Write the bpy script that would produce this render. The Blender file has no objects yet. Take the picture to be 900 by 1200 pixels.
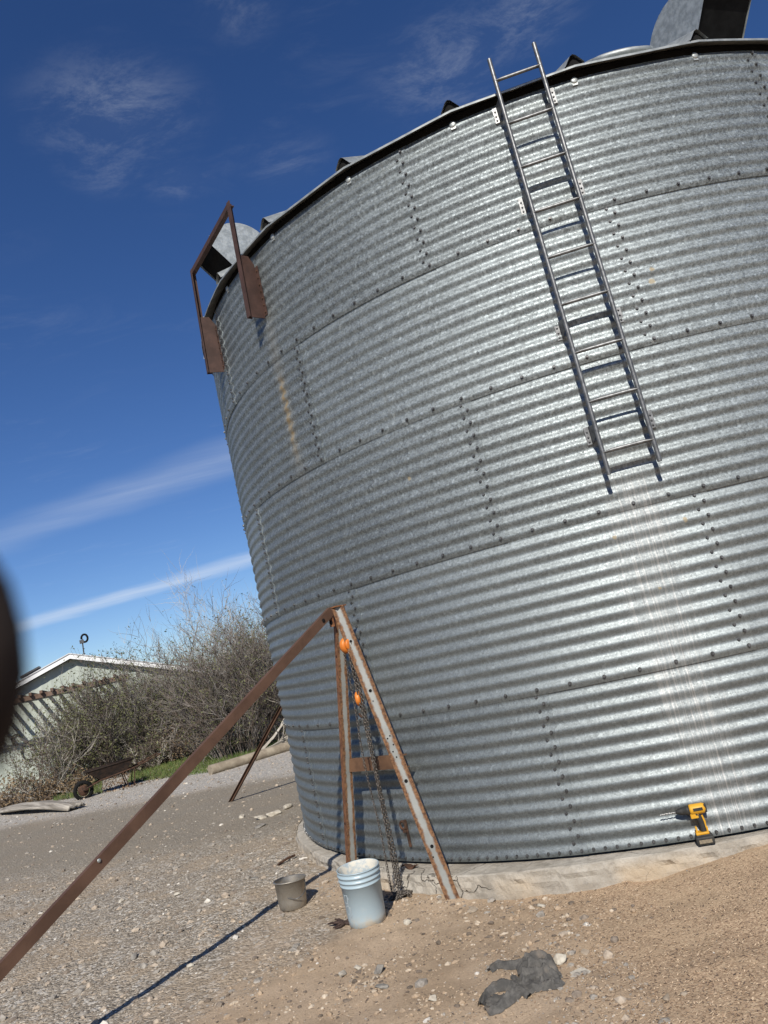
import bpy, bmesh, math, random
import numpy as np
from mathutils import Vector, Matrix
PI = math.pi
scene = bpy.context.scene
C = scene.collection

# ------------------------------------------------------------------ camera
CAM = Vector((0, 0, 1.636))
ROWS = [(0.97343, 0.039175, -0.225594), (0.228971, -0.166548, 0.95908), (0.0, 0.985255, 0.171093)]
cd = bpy.data.cameras.new('camera'); cam = bpy.data.objects.new('camera', cd); C.objects.link(cam)
rx_, uy_, fz_ = [Vector(r) for r in ROWS]
cam.matrix_world = Matrix(((rx_.x, uy_.x, -fz_.x, CAM.x), (rx_.y, uy_.y, -fz_.y, CAM.y), (rx_.z, uy_.z, -fz_.z, CAM.z), (0, 0, 0, 1)))
cd.sensor_fit = 'AUTO'; cd.sensor_width = 36.0; cd.lens = 910.07/1200*36.0
cd.clip_start = 0.004; cd.clip_end = 3000
cd.dof.use_dof = True; cd.dof.focus_distance = 6.5; cd.dof.aperture_fstop = 12.0
scene.camera = cam

# ------------------------------------------------------------------ world and sun
SUN_AZ, SUN_EL = math.radians(6), math.radians(38.5)      # the way the light travels, and the sun's height
world = bpy.data.worlds.new('World'); scene.world = world; world.use_nodes = True
wn = world.node_tree; wn.nodes.clear()
def wnode(t, **k):
    n = wn.nodes.new(t)
    for a, b in k.items(): setattr(n, a, b)
    return n
def wmath(op, a, b=None, c=None, clamp=False):
    n = wnode('ShaderNodeMath', operation=op, use_clamp=clamp)
    for i, v in enumerate((a, b, c)):
        if v is None: continue
        if isinstance(v, (int, float)): n.inputs[i].default_value = v
        else: wn.links.new(v, n.inputs[i])
    return n.outputs[0]
out = wnode('ShaderNodeOutputWorld'); bg = wnode('ShaderNodeBackground')
sky = wnode('ShaderNodeTexSky', sky_type='NISHITA', sun_disc=False)
sky.sun_elevation = SUN_EL; sky.sun_rotation = PI - SUN_AZ
sky.altitude = 1500; sky.air_density = 1.0; sky.dust_density = 0.12; sky.ozone_density = 3.5
tc = wnode('ShaderNodeTexCoord'); sp = wnode('ShaderNodeSeparateXYZ')
wn.links.new(tc.outputs['Generated'], sp.inputs[0])
zc = wmath('MAXIMUM', sp.outputs[2], 0.02)
px_, py_ = wmath('DIVIDE', sp.outputs[0], zc), wmath('DIVIDE', sp.outputs[1], zc)   # a flat layer of cloud overhead
cv = wnode('ShaderNodeCombineXYZ'); wn.links.new(px_, cv.inputs[0]); wn.links.new(py_, cv.inputs[1])
def wnoise(scale, detail=5, rough=.6, dist=0., rot=0., sx=1., sy=1.):
    m = wnode('ShaderNodeMapping'); wn.links.new(cv.outputs[0], m.inputs[0])
    m.inputs['Rotation'].default_value = (0, 0, rot); m.inputs['Scale'].default_value = (sx, sy, 1)
    n = wnode('ShaderNodeTexNoise'); wn.links.new(m.outputs[0], n.inputs['Vector'])
    n.inputs['Scale'].default_value = scale; n.inputs['Detail'].default_value = detail
    n.inputs['Roughness'].default_value = rough; n.inputs['Distortion'].default_value = dist
    return n.outputs[0]
def wramp(v, a, b): return wmath('SMOOTHSTEP', v, a, b) if False else smooth(v, a, b)
def smooth(v, a, b):
    n = wnode('ShaderNodeMapRange', interpolation_type='SMOOTHSTEP'); wn.links.new(v, n.inputs[0])
    n.inputs[1].default_value = a; n.inputs[2].default_value = b
    return n.outputs[0]
def streak(p, q, w, x0, x1, soft):
    # a long cirrus band from p to q in the cloud layer, w wide
    dx, dy = q[0]-p[0], q[1]-p[1]; L = math.hypot(dx, dy); nx, ny = -dy/L, dx/L
    d = wmath('ADD', wmath('MULTIPLY', px_, nx), wmath('MULTIPLY', py_, ny)); d = wmath('SUBTRACT', d, p[0]*nx+p[1]*ny)
    d = wmath('ADD', d, wmath('MULTIPLY', wmath('SUBTRACT', wnoise(.9, 3), .5), w*1.2))
    d = wmath('DIVIDE', wmath('ABSOLUTE', d), w)
    m = wmath('SUBTRACT', 1.0, smooth(d, soft, 1.0))
    return wmath('MULTIPLY', m, smooth(px_, x0, x1))
wisps = wmath('MULTIPLY', smooth(wnoise(3.6, 7, .68, .6, .5, .7, 1.5), .50, .82), smooth(wnoise(1.3, 2, .5), .42, .68))
def puff(c, r):
    d = wmath('POWER', wmath('ADD', wmath('POWER', wmath('SUBTRACT', px_, c[0]), 2.), wmath('POWER', wmath('SUBTRACT', py_, c[1]), 2.)), .5)
    return wmath('SUBTRACT', 1.0, smooth(d, 0.0, r))
cl = wmath('MULTIPLY', wisps, .07)
fine = smooth(wnoise(7., 9, .74, .35, .9, .75, 1.25), .42, .70)
for c_, r_, a_ in (((-.30, 1.20), .20, .17), ((-.36, 1.33), .12, .12), ((-.25, 1.41), .10, .12), ((.30, 1.27), .20, .15), ((.42, 1.20), .16, .15), ((-.04, 1.05), .09, .10), ((-.03, 1.43), .13, .09)):
    cl = wmath('MAXIMUM', cl, wmath('MULTIPLY', wmath('MULTIPLY', puff(c_, r_), wmath('ADD', wmath('MULTIPLY', fine, .92), .08)), a_))
s1 = streak((-3.574, 7.342), (-1.231, 6.562), .50, -6.5, -2.4, .0)
s2 = streak((-1.994, 3.956), (-.669, 3.433), .36, -3.5, -1.0, .0)
stx = wmath('ADD', wmath('MULTIPLY', wnoise(2.2, 6, .65, .4, -.33, .35, 2.2), 1.1), -.02, clamp=True)
cl = wmath('MAXIMUM', cl, wmath('MULTIPLY', wmath('MULTIPLY', s1, wmath('ADD', stx, .22, clamp=True)), .50))
cl = wmath('MAXIMUM', cl, wmath('MULTIPLY', wmath('MULTIPLY', s2, stx), .30))
cl = wmath('MULTIPLY', cl, smooth(sp.outputs[2], .03, .10))
mx = wnode('ShaderNodeMix', data_type='RGBA'); wn.links.new(cl, mx.inputs[0])
hs = wnode('ShaderNodeHueSaturation'); hs.inputs['Saturation'].default_value = 1.20; hs.inputs['Hue'].default_value = .511; hs.inputs['Value'].default_value = .95; wn.links.new(sky.outputs[0], hs.inputs['Color'])
wn.links.new(hs.outputs[0], mx.inputs[6]); mx.inputs[7].default_value = (8.5, 9.0, 9.6, 1)
wn.links.new(mx.outputs[2], bg.inputs[0]); bg.inputs[1].default_value = 0.083
wn.links.new(bg.outputs[0], out.inputs[0])

sl = bpy.data.lights.new('sun', 'SUN'); so = bpy.data.objects.new('sun', sl); C.objects.link(so)
sl.energy = 4.6; sl.angle = math.radians(.53); sl.color = (1.0, .95, .87)
LDIR = Vector((math.sin(SUN_AZ)*math.cos(SUN_EL), math.cos(SUN_AZ)*math.cos(SUN_EL), -math.sin(SUN_EL)))
so.rotation_euler = LDIR.to_track_quat('-Z', 'Y').to_euler(); so.location = (-2, -8, 9)
vs = scene.view_settings
vs.view_transform = 'Standard'; vs.look = 'None'; vs.gamma = 1; vs.use_curve_mapping = False; vs.exposure = 0.25
scene.render.engine = 'CYCLES'
scene.cycles.use_denoising = True
scene.cycles.max_bounces = 6

# ------------------------------------------------------------------ node helpers
class NT:
    def __init__(s, name, metallic=0., rough=.7, spec=.4):
        s.m = bpy.data.materials.new(name); s.m.use_nodes = True; s.t = s.m.node_tree
        s.b = s.t.nodes['Principled BSDF']
        s.b.inputs['Metallic'].default_value = metallic; s.b.inputs['Roughness'].default_value = rough
        s.b.inputs['Specular IOR Level'].default_value = spec
    def n(s, t, **k):
        x = s.t.nodes.new(t)
        for a, b in k.items(): setattr(x, a, b)
        return x
    def put(s, sock, v):
        if isinstance(v, (int, float)): sock.default_value = v
        elif isinstance(v, tuple): sock.default_value = v if len(v) == len(sock.default_value) else v + (1,)
        else: s.t.links.new(v, sock)
    def math(s, op, a, b=None, clamp=False):
        x = s.n('ShaderNodeMath', operation=op, use_clamp=clamp); s.put(x.inputs[0], a)
        if b is not None: s.put(x.inputs[1], b)
        return x.outputs[0]
    def sm(s, v, a, b):
        x = s.n('ShaderNodeMapRange', interpolation_type='SMOOTHSTEP'); s.put(x.inputs[0], v)
        x.inputs[1].default_value = a; x.inputs[2].default_value = b
        return x.outputs[0]
    def pos(s):
        return s.n('ShaderNodeNewGeometry').outputs['Position']
    def obj(s): return s.n('ShaderNodeTexCoord').outputs['Object']
    def uv(s): return s.n('ShaderNodeTexCoord').outputs['UV']
    def mapping(s, v, scale=(1, 1, 1)):
        x = s.n('ShaderNodeMapping'); s.put(x.inputs[0], v); x.inputs['Scale'].default_value = scale
        return x.outputs[0]
    def noise(s, v, scale, detail=4, rough=.55, dist=0.):
        x = s.n('ShaderNodeTexNoise'); s.put(x.inputs['Vector'], v); x.inputs['Scale'].default_value = scale
        x.inputs['Detail'].default_value = detail; x.inputs['Roughness'].default_value = rough; x.inputs['Distortion'].default_value = dist
        return x.outputs[0]
    def voro(s, v, scale, out='Color', feature='F1'):
        x = s.n('ShaderNodeTexVoronoi', feature=feature); s.put(x.inputs['Vector'], v); x.inputs['Scale'].default_value = scale
        return x.outputs[out]
    def sep(s, v):
        x = s.n('ShaderNodeSeparateXYZ'); s.put(x.inputs[0], v); return x.outputs
    def mix(s, f, a, b):
        x = s.n('ShaderNodeMix', data_type='RGBA'); s.put(x.inputs[0], f); s.put(x.inputs[6], a); s.put(x.inputs[7], b)
        return x.outputs[2]
    def fmix(s, f, a, b):
        x = s.n('ShaderNodeMix', data_type='FLOAT'); s.put(x.inputs[0], f); s.put(x.inputs[2], a); s.put(x.inputs[3], b)
        return x.outputs[0]
    def bump(s, h, strength=.5, dist=.01):
        x = s.n('ShaderNodeBump'); s.put(x.inputs['Height'], h); x.inputs['Strength'].default_value = strength; x.inputs['Distance'].default_value = dist
        s.t.links.new(x.outputs[0], s.b.inputs['Normal'])
    def col(s, v): s.put(s.b.inputs['Base Color'], v)
    def rough(s, v): s.put(s.b.inputs['Roughness'], v)
    def metal(s, v): s.put(s.b.inputs['Metallic'], v)

def speck(name, c1, c2, scale=8., rough=.75, metallic=0., bump=.15, bscale=60., bd=.004, spec=.35):
    t = NT(name, metallic, rough, spec); p = t.obj()
    f = t.sm(t.noise(p, scale, 6, .65), .35, .65)
    t.col(t.mix(f, c1, c2)); t.rough(t.fmix(t.noise(p, scale*2.3, 3), rough-.12, min(1., rough+.12)))
    if bump: t.bump(t.noise(p, bscale, 5, .6), bump, bd)
    return t.m

BC = (2.491, 9.536); BR = 4.157; RH = 1.1176; AZ0 = 0.2555; PHI0 = -PI/2 - AZ0; PITCH = RH/11
M = {}
def galvanized():
    t = NT('galvanized_corrugated_steel', .66, .50, .35); g = t.pos(); s = t.sep(g)
    dx, dy = t.math('SUBTRACT', s[0], BC[0]), t.math('SUBTRACT', s[1], BC[1])
    rc, rs = math.cos(-PHI0), math.sin(-PHI0)
    ux = t.math('SUBTRACT', t.math('MULTIPLY', dx, rc), t.math('MULTIPLY', dy, rs))
    uy = t.math('ADD', t.math('MULTIPLY', dx, rs), t.math('MULTIPLY', dy, rc))
    th = t.math('ARCTAN2', uy, ux)                          # 0 where the wall faces the yard
    arc = t.math('MULTIPLY', th, BR)
    cx = t.n('ShaderNodeCombineXYZ'); t.put(cx.inputs[0], arc); t.put(cx.inputs[1], s[2]); p = cx.outputs[0]
    wob = t.n('ShaderNodeVectorMath', operation='ADD'); t.put(wob.inputs[0], p)
    nz = t.n('ShaderNodeTexNoise'); t.put(nz.inputs['Vector'], p); nz.inputs['Scale'].default_value = 60.
    sc_ = t.n('ShaderNodeVectorMath', operation='SCALE'); t.put(sc_.inputs[0], nz.outputs['Color']); sc_.inputs['Scale'].default_value = .012
    t.put(wob.inputs[1], sc_.outputs[0]); pw = wob.outputs[0]
    cell = t.sep(t.voro(pw, 118.)); cell2 = t.sep(t.voro(pw, 52.))
    oi = t.n('ShaderNodeObjectInfo').outputs['Random']
    low = t.sm(s[2], 3.6, 1.2)                              # the lower rings are a duller zinc than the top
    spread = t.fmix(low, .15, .07)
    v = t.math('ADD', t.math('MULTIPLY', t.math('SUBTRACT', cell[0], .5), spread), t.math('MULTIPLY', t.math('SUBTRACT', cell2[1], .5), t.math('MULTIPLY', spread, .6)))
    v = t.math('ADD', v, t.math('MULTIPLY', t.sm(cell2[0], .93, .97), t.math('MULTIPLY', spread, .7)))
    v = t.math('ADD', v, t.math('MULTIPLY', t.math('SUBTRACT', t.noise(p, 1.1, 5, .6), .5), .10))
    v = t.math('ADD', v, t.math('MULTIPLY', t.math('SUBTRACT', oi, .5), .075))
    base = t.math('ADD', v, t.fmix(low, .262, .212))
    cc = t.n('ShaderNodeCombineColor'); t.put(cc.inputs[0], t.math('MULTIPLY', base, .89)); t.put(cc.inputs[1], t.math('MULTIPLY', base, .985)); t.put(cc.inputs[2], base)
    c = cc.outputs[0]
    # grime washed down in thin vertical runs
    runs = t.sm(t.noise(t.mapping(p, (16, .45, 1)), 1., 5, .7), .52, .78)
    c = t.mix(t.math('MULTIPLY', runs, .30), c, (.15, .155, .15))
    # the scuffed pale wash below the ladder, with fine vertical scratches
    wash = t.math('MULTIPLY', t.sm(t.math('ABSOLUTE', t.math('SUBTRACT', arc, t.math('ADD', .53, t.math('MULTIPLY', t.noise(t.mapping(p, (1, .8, 1)), 1.2, 3), -.5)))), .30, .03), t.sm(s[2], 2.7, 2.2))
    scr = t.sm(t.noise(t.mapping(p, (75, 1.6, 1)), 1., 4, .6), .47, .66)
    c = t.mix(t.math('MULTIPLY', wash, t.math('ADD', t.math('MULTIPLY', scr, .68), .10)), c, (.42, .42, .405))
    dk = t.sm(t.noise(t.mapping(p, (95, 4., 1)), 1., 3, .6), .60, .70)
    c = t.mix(t.math('MULTIPLY', t.math('MULTIPLY', dk, t.sm(t.math('ABSOLUTE', t.math('SUBTRACT', arc, .32)), .85, .1)), t.math('MULTIPLY', t.sm(s[2], 3.4, 2.3), .75)), c, (.15, .15, .15))
    # rust run from the bracket's foot
    rw = t.math('SUBTRACT', arc, t.math('ADD', -2.49, t.math('MULTIPLY', t.math('SUBTRACT', t.noise(p, 7., 3), .5), .05)))
    rust = t.math('MULTIPLY', t.sm(t.math('ABSOLUTE', rw), .062, .0), t.math('MULTIPLY', t.sm(s[2], 3.35, 3.75), t.sm(s[2], 4.32, 4.18)))
    rf = t.math('MULTIPLY', t.sm(t.math('ABSOLUTE', rw), .14, .0), t.math('MULTIPLY', t.sm(s[2], 2.6, 3.9), t.sm(s[2], 5.2, 4.6)))
    rn = t.sm(t.noise(p, 22., 4), .25, .62)
    rt = t.math('ADD', t.math('MULTIPLY', t.math('MULTIPLY', rust, rn), .72), t.math('MULTIPLY', rf, .16), clamp=True)
    c = t.mix(rt, c, (.215, .15, .068))
    # small chips and old hook marks
    marks = None
    for (ma, mz, mr) in ((.885, 3.87, .022), (.86, 3.78, .03), (.594, 2.036, .022), (.104, 2.033, .018), (.30, 1.62, .014), (-1.3, 2.9, .02), (1.02, 1.22, .014)):
        d = t.math('POWER', t.math('ADD', t.math('POWER', t.math('SUBTRACT', arc, ma), 2.), t.math('POWER', t.math('SUBTRACT', s[2], mz), 2.)), .5)
        d = t.math('ADD', d, t.math('MULTIPLY', t.math('SUBTRACT', t.noise(p, 45., 3), .5), mr*1.2))
        k = t.sm(d, mr, mr*.55); marks = k if marks is None else t.math('MAXIMUM', marks, k)
    c = t.mix(t.math('MULTIPLY', marks, .75), c, (.30, .24, .14))
    t.col(c)
    r = t.math('ADD', t.fmix(low, .57, .55), t.math('MULTIPLY', t.math('SUBTRACT', cell[2], .5), t.fmix(low, .22, .12)))
    r = t.math('ADD', r, t.math('MULTIPLY', wash, .06)); r = t.math('ADD', r, t.math('MULTIPLY', rt, .4)); r = t.math('ADD', r, t.math('MULTIPLY', runs, .08)); t.rough(r)
    t.metal(t.math('SUBTRACT', .72, t.math('ADD', t.math('MULTIPLY', wash, .22), t.math('ADD', t.math('MULTIPLY', rt, .85), t.math('MULTIPLY', marks, .6))), True))
    h = t.math('ADD', t.math('MULTIPLY', cell[1], .5), t.math('MULTIPLY', t.noise(p, 3., 3), 7.))
    t.bump(h, .17, .004)
    return t.m
M['wall'] = galvanized()
M['zinc'] = speck('weathered_zinc', (.30, .32, .31), (.46, .48, .46), 18., .5, .6, .15, 90.)
M['roof'] = speck('aged_roof_zinc', (.26, .28, .28), (.40, .42, .41), 9., .55, .55, .12, 50.)
M['bolt'] = speck('dull_dark_bolt_zinc', (.06, .06, .06), (.15, .15, .15), 60., .45, .6, 0)
M['black'] = speck('black_parts_and_painted_shade', (.010, .010, .010), (.016, .016, .016), 6., .95, 0, 0, spec=.04)  # black parts, and the shade painted in under the eave and inside the vents
M['tube'] = speck('galvanized_ladder_tube', (.11, .112, .112), (.19, .192, .192), 26., .45, .6, .08, 80.)
M['primer'] = speck('rust_brown_primer', (.040, .021, .016), (.066, .035, .027), 7., .66, 0, .12, 40.)
M['rust'] = speck('bare_rust', (.10, .04, .018), (.24, .105, .045), 22., .85, 0, .35, 90.)
M['darkrust'] = speck('dark_old_rust', (.03, .016, .01), (.09, .045, .026), 14., .85, 0, .3, 70.)
def worn_channel(name, paint, edge_lo, edge_hi):
    t = NT(name, 0., .7, .35); u = t.sep(t.uv()); p = t.obj()
    e = t.math('ABSOLUTE', t.math('SUBTRACT', u[0], .5))
    n = t.noise(p, 9., 7, .72); n2 = t.noise(p, 48., 5, .65)
    f = t.math('ADD', e, t.math('MULTIPLY', t.math('SUBTRACT', n, .5), .55)); f = t.math('ADD', f, t.math('MULTIPLY', t.math('SUBTRACT', n2, .5), .22))
    m = t.sm(f, edge_lo, edge_hi)
    rustc = t.mix(t.sm(n2, .35, .65), (.075, .034, .017), (.20, .105, .05))
    paintc = t.mix(t.sm(t.noise(p, 5., 5), .35, .7), paint, tuple(x*.72 for x in paint))
    t.col(t.mix(m, paintc, rustc)); t.rough(t.fmix(m, .55, .88)); t.bump(t.math('ADD', n2, m), .25, .002)
    return t.m
M['worn'] = worn_channel('rusted_pale_grey_painted_steel', (.26, .265, .245), .13, .31)
M['beam'] = speck('rusty_brown_channel_steel', (.085, .045, .025), (.15, .08, .043), 5., .72, 0, .2, 60.)
M['longleg'] = speck('brown_oxide_channel_steel', (.068, .036, .022), (.105, .057, .036), 3., .6, 0, .1, 50.)
M['orange'] = speck('orange_hoist_paint', (.52, .145, .018), (.60, .19, .03), 12., .45, 0, .05)
M['chain'] = speck('oily_brown_chain_steel', (.05, .042, .036), (.20, .175, .15), 90., .45, .6, 0)
M['concrete'] = None
def concrete():
    t = NT('weathered_footing_concrete', 0, .9, .2); p = t.obj(); z = t.sep(t.pos())
    a = t.mix(t.sm(t.noise(p, 3.2, 7, .65), .35, .65), (.31, .275, .225), (.46, .425, .365))
    a = t.mix(t.math('MULTIPLY', t.sm(t.noise(p, 8., 7, .75), .48, .66), .65), a, (.21, .19, .16))
    a = t.mix(t.math('MULTIPLY', t.sm(t.noise(p, 1.6, 4), .42, .64), t.math('MULTIPLY', t.sm(z[2], -.03, -.14), .8)), a, (.45, .35, .235))   # splashed dirt
    wv = t.n('ShaderNodeVectorMath', operation='ADD'); t.put(wv.inputs[0], p)
    nn = t.n('ShaderNodeTexNoise'); t.put(nn.inputs['Vector'], p); nn.inputs['Scale'].default_value = 5.; nn.inputs['Detail'].default_value = 6.
    ns = t.n('ShaderNodeVectorMath', operation='SCALE'); t.put(ns.inputs[0], nn.outputs['Color']); ns.inputs['Scale'].default_value = .25; t.put(wv.inputs[1], ns.outputs[0])
    cr = t.voro(wv.outputs[0], 1.5, 'Distance', 'DISTANCE_TO_EDGE')
    n = t.noise(p, 9., 4)
    cr = t.math('ADD', cr, t.math('MULTIPLY', t.math('SUBTRACT', n, .5), .012))
    k = t.math('MULTIPLY', t.sm(cr, .008, .0), t.sm(t.noise(p, .9, 2), .53, .62))
    a = t.mix(t.math('MULTIPLY', k, .55), a, (.13, .11, .09)); t.col(a)
    h = t.math('SUBTRACT', t.math('ADD', t.noise(p, 26., 7, .75), t.math('MULTIPLY', t.noise(p, 6., 4), 1.5)), t.math('MULTIPLY', k, 2.)); t.bump(h, .9, .016)
    return t.m
M['concrete'] = concrete()

# ------------------------------------------------------------------ numpy noise and the lie of the land
def _h(ix, iy, s):
    n = (ix.astype(np.int64)*374761393 + iy.astype(np.int64)*668265263 + s*974634777) & 0xffffffff
    n = ((n ^ (n >> 13))*1274126177) & 0xffffffff
    return ((n ^ (n >> 16)) & 0xffff)/65535.
def vnoise(x, y, s=0):
    x = np.asarray(x, float); y = np.asarray(y, float)
    ix, iy = np.floor(x), np.floor(y); fx, fy = x-ix, y-iy; fx = fx*fx*(3-2*fx); fy = fy*fy*(3-2*fy)
    a, b, c, d = _h(ix, iy, s), _h(ix+1, iy, s), _h(ix, iy+1, s), _h(ix+1, iy+1, s)
    return (a*(1-fx)+b*fx)*(1-fy)+(c*(1-fx)+d*fx)*fy
def fbm(x, y, s=0, oct=4):
    v = 0; a = .5
    for k in range(oct): v = v+a*(vnoise(x*2**k, y*2**k, s+k)-.5); a *= .55
    return v
def sst(a, b, x):
    t = np.clip((x-a)/(b-a), 0, 1); return t*t*(3-2*t)
def ground(x, y):
    x = np.asarray(x, float); y = np.asarray(y, float)
    dx, dy = x-BC[0], y-BC[1]; r = np.hypot(dx, dy)
    th = np.arctan2(dy, dx)-PHI0; th = (th+PI) % (2*PI)-PI
    near = np.exp(-((r-4.4)/.9)**2)
    z = -.145 + near*(-.05*np.exp(-((th+.22)/.28)**2) + .075*sst(-.04, .20, th) + .03*sst(-.62, -.95, th) + fbm(th*9, r*2.2, 55, 3)*.07*np.exp(-((r-4.35)/.25)**2))
    far = sst(9, 16, np.hypot(x, y))
    z = z + fbm(x*.9, y*.9, 3, 3)*.06*(1-.6*far) + fbm(x*4.2, y*4.2, 9, 3)*.030*(1-far)
    z = z + np.maximum(0, fbm(x*11, y*11, 77, 3)-.06)*.05*(1-far)
    z = z + fbm(x*26, y*26, 21, 2)*.007*(1-far)
    return z
def gz(x, y): return float(ground(np.array([x]), np.array([y]))[0])
def ray(u, v):
    a, b = (u-450)/910.07, -(v-600)/910.07
    return (Vector(ROWS[0])*a+Vector(ROWS[1])*b+Vector(ROWS[2])).normalized()
def at(u, v, dz=0.):
    # where a sight line from the photographer's spot meets the ground
    d = ray(u, v); t = (-.15-CAM.z)/d.z
    for _ in range(12):
        p = CAM+d*t; t += (p.z-(gz(p.x, p.y)+dz))/(-d.z)*.8
    p = CAM+d*t; return Vector((p.x, p.y, gz(p.x, p.y)))
def cyl(th, z, r=BR):
    a = PHI0+th; return Vector((BC[0]+r*math.cos(a), BC[1]+r*math.sin(a), z))
def radial(th): a = PHI0+th; return Vector((math.cos(a), math.sin(a), 0))
def tang(th): a = PHI0+th; return Vector((-math.sin(a), math.cos(a), 0))

# ------------------------------------------------------------------ object helpers
class MB:
    def __init__(s): s.v = []; s.f = []; s.uv = {}; s.mi = []; s.sm = []
    def add(s, vs, fs, mi=0, smooth=False, uvs=None):
        o = len(s.v); s.v += [tuple(p) for p in vs]
        for k, f in enumerate(fs):
            s.f.append(tuple(i+o for i in f)); s.mi.append(mi); s.sm.append(smooth)
            if uvs is not None: s.uv[len(s.f)-1] = [uvs[i] for i in f]
        return s
    def box(s, c, x, y, z, mi=0, bev=0.):
        # a box by its centre and three half-axis vectors
        c, x, y, z = Vector(c), Vector(x), Vector(y), Vector(z)
        if bev > 0:
            bm = bmesh.new(); bmesh.ops.create_cube(bm, size=2)
            lx, ly, lz = x.length, y.length, z.length
            for v in bm.verts: v.co = Vector((v.co.x*lx, v.co.y*ly, v.co.z*lz))
            bmesh.ops.bevel(bm, geom=bm.edges[:], offset=min(bev, .45*min(lx, ly, lz)*2), segments=2, affect='EDGES', profile=.6)
            xn, yn, zn = x/lx, y/ly, z/lz
            vs = [c+xn*v.co.x+yn*v.co.y+zn*v.co.z for v in bm.verts]
            bm.verts.index_update(); fs = [[v.index for v in f.verts] for f in bm.faces]; bm.free()
            if x.cross(y).dot(z) < 0: fs = [f[::-1] for f in fs]
            return s.add(vs, fs, mi)
        vs = [c+x*a+y*b+z*d for a in (-1, 1) for b in (-1, 1) for d in (-1, 1)]
        fs = [(0, 1, 3, 2), (4, 6, 7, 5), (0, 4, 5, 1), (2, 3, 7, 6), (0, 2, 6, 4), (1, 5, 7, 3)]
        if x.cross(y).dot(z) < 0: fs = [f[::-1] for f in fs]
        return s.add(vs, fs, mi)
    def tube(s, pts, rad, n=8, mi=0, caps=True, smooth=True):
        pts = [Vector(p) for p in pts]; rr = rad if isinstance(rad, (list, tuple)) else [rad]*len(pts)
        vs, fs = [], []; up = Vector((0, 0, 1))
        for i, p in enumerate(pts):
            d = (pts[min(i+1, len(pts)-1)]-pts[max(i-1, 0)]); d = d.normalized() if d.length > 1e-9 else Vector((0, 0, 1))
            if i == 0:
                a = d.cross(Vector((0, 0, 1))); a = a if a.length > .1 else d.cross(Vector((1, 0, 0)))
            a = (a-d*a.dot(d)).normalized(); b = d.cross(a)
            for k in range(n):
                t = 2*PI*k/n; vs.append(p+a*math.cos(t)*rr[i]+b*math.sin(t)*rr[i])
        for i in range(len(pts)-1):
            for k in range(n):
                fs.append((i*n+k, i*n+(k+1) % n, (i+1)*n+(k+1) % n, (i+1)*n+k))
        s.add(vs, fs, mi, smooth)
        if caps:
            s.add(vs[:n], [tuple(range(n))[::-1]], mi); s.add(vs[-n:], [tuple(range(n))], mi)
        return s
    def sweep(s, prof, p0, p1, ax, ay, mi=0, caps=True, nl=1, wob=None):
        # an open or closed profile [(x,y)..] carried from p0 to p1; uv.x runs round the profile
        p0, p1, ax, ay = Vector(p0), Vector(p1), Vector(ax), Vector(ay); n = len(prof)
        L = [0.]
        for i in range(n): L.append(L[-1]+math.dist(prof[i], prof[(i+1) % n]))
        vs, uvs, fs = [], [], []
        for j in range(nl+1):
            q = p0.lerp(p1, j/nl)
            for i in range(n): vs.append(q+ax*prof[i][0]+ay*prof[i][1])
        for j in range(nl):
            for i in range(n):
                k = (i+1) % n; fs.append((j*n+i, j*n+k, (j+1)*n+k, (j+1)*n+i))
        s.add(vs, fs, mi)
        # uv by the profile's own x: .5 in the middle of the web
        xs = [p[0] for p in prof]; lo, hi = min(xs), max(xs)
        base = len(s.f)-len(fs)
        for q, f in enumerate(fs):
            i0 = q % n; s.uv[base+q] = [(0. if (i % n) == i0 else 1., (i//n)/nl) for i in f]
        if caps:
            s.add(vs[:n], [tuple(range(n))[::-1]], mi); s.add(vs[-n:], [tuple(range(n))], mi)
        return s
    def lathe(s, prof, c, axis=Vector((0, 0, 1)), n=32, mi=0, smooth=True, closed=False):
        c, axis = Vector(c), Vector(axis).normalized()
        a = axis.cross(Vector((1, 0, 0))); a = (a if a.length > .1 else axis.cross(Vector((0, 1, 0)))).normalized(); b = axis.cross(a)
        vs = [c+axis*z+(a*math.cos(2*PI*k/n)+b*math.sin(2*PI*k/n))*r for (r, z) in prof for k in range(n)]
        fs = [(i*n+k, i*n+(k+1) % n, (i+1)*n+(k+1) % n, (i+1)*n+k) for i in range(len(prof)-1) for k in range(n)]
        return s.add(vs, fs, mi, smooth)
    def build(s, name, mats, parent=None, world=True, loc=None):
        me = bpy.data.meshes.new(name)
        off = Vector((0, 0, 0))
        if parent is not None and world:
            q = parent
            while q is not None: off += Vector(q.location); q = q.parent
        elif loc is not None: off = Vector(loc)
        A = np.array(s.v, dtype=float).reshape(-1, 3)-np.array(off)
        me.from_pydata(A.tolist(), [], s.f)
        for m in (mats if isinstance(mats, (list, tuple)) else [mats]): me.materials.append(m)
        me.polygons.foreach_set('material_index', s.mi); me.polygons.foreach_set('use_smooth', s.sm)
        if s.uv:
            l = me.uv_layers.new(name='uv'); 
            for fi, us in s.uv.items():
                st = me.polygons[fi].loop_start
                for k, u in enumerate(us): l.data[st+k].uv = u
        me.update()
        o = bpy.data.objects.new(name, me); C.objects.link(o)
        if parent is not None: o.parent = parent
        elif loc is not None: o.location = loc
        return o
def tag(o, label=None, cat=None, group=None, kind=None):
    if label: o['label'] = label
    if cat: o['category'] = cat
    if group: o['group'] = group
    if kind: o['kind'] = kind
    return o
def empty(name, loc, label=None, cat=None, group=None, rz=0.):
    o = bpy.data.objects.new(name, None); C.objects.link(o); o.location = loc; o.rotation_euler.z = rz; o.empty_display_size = .1
    return tag(o, label, cat, group)
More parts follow.
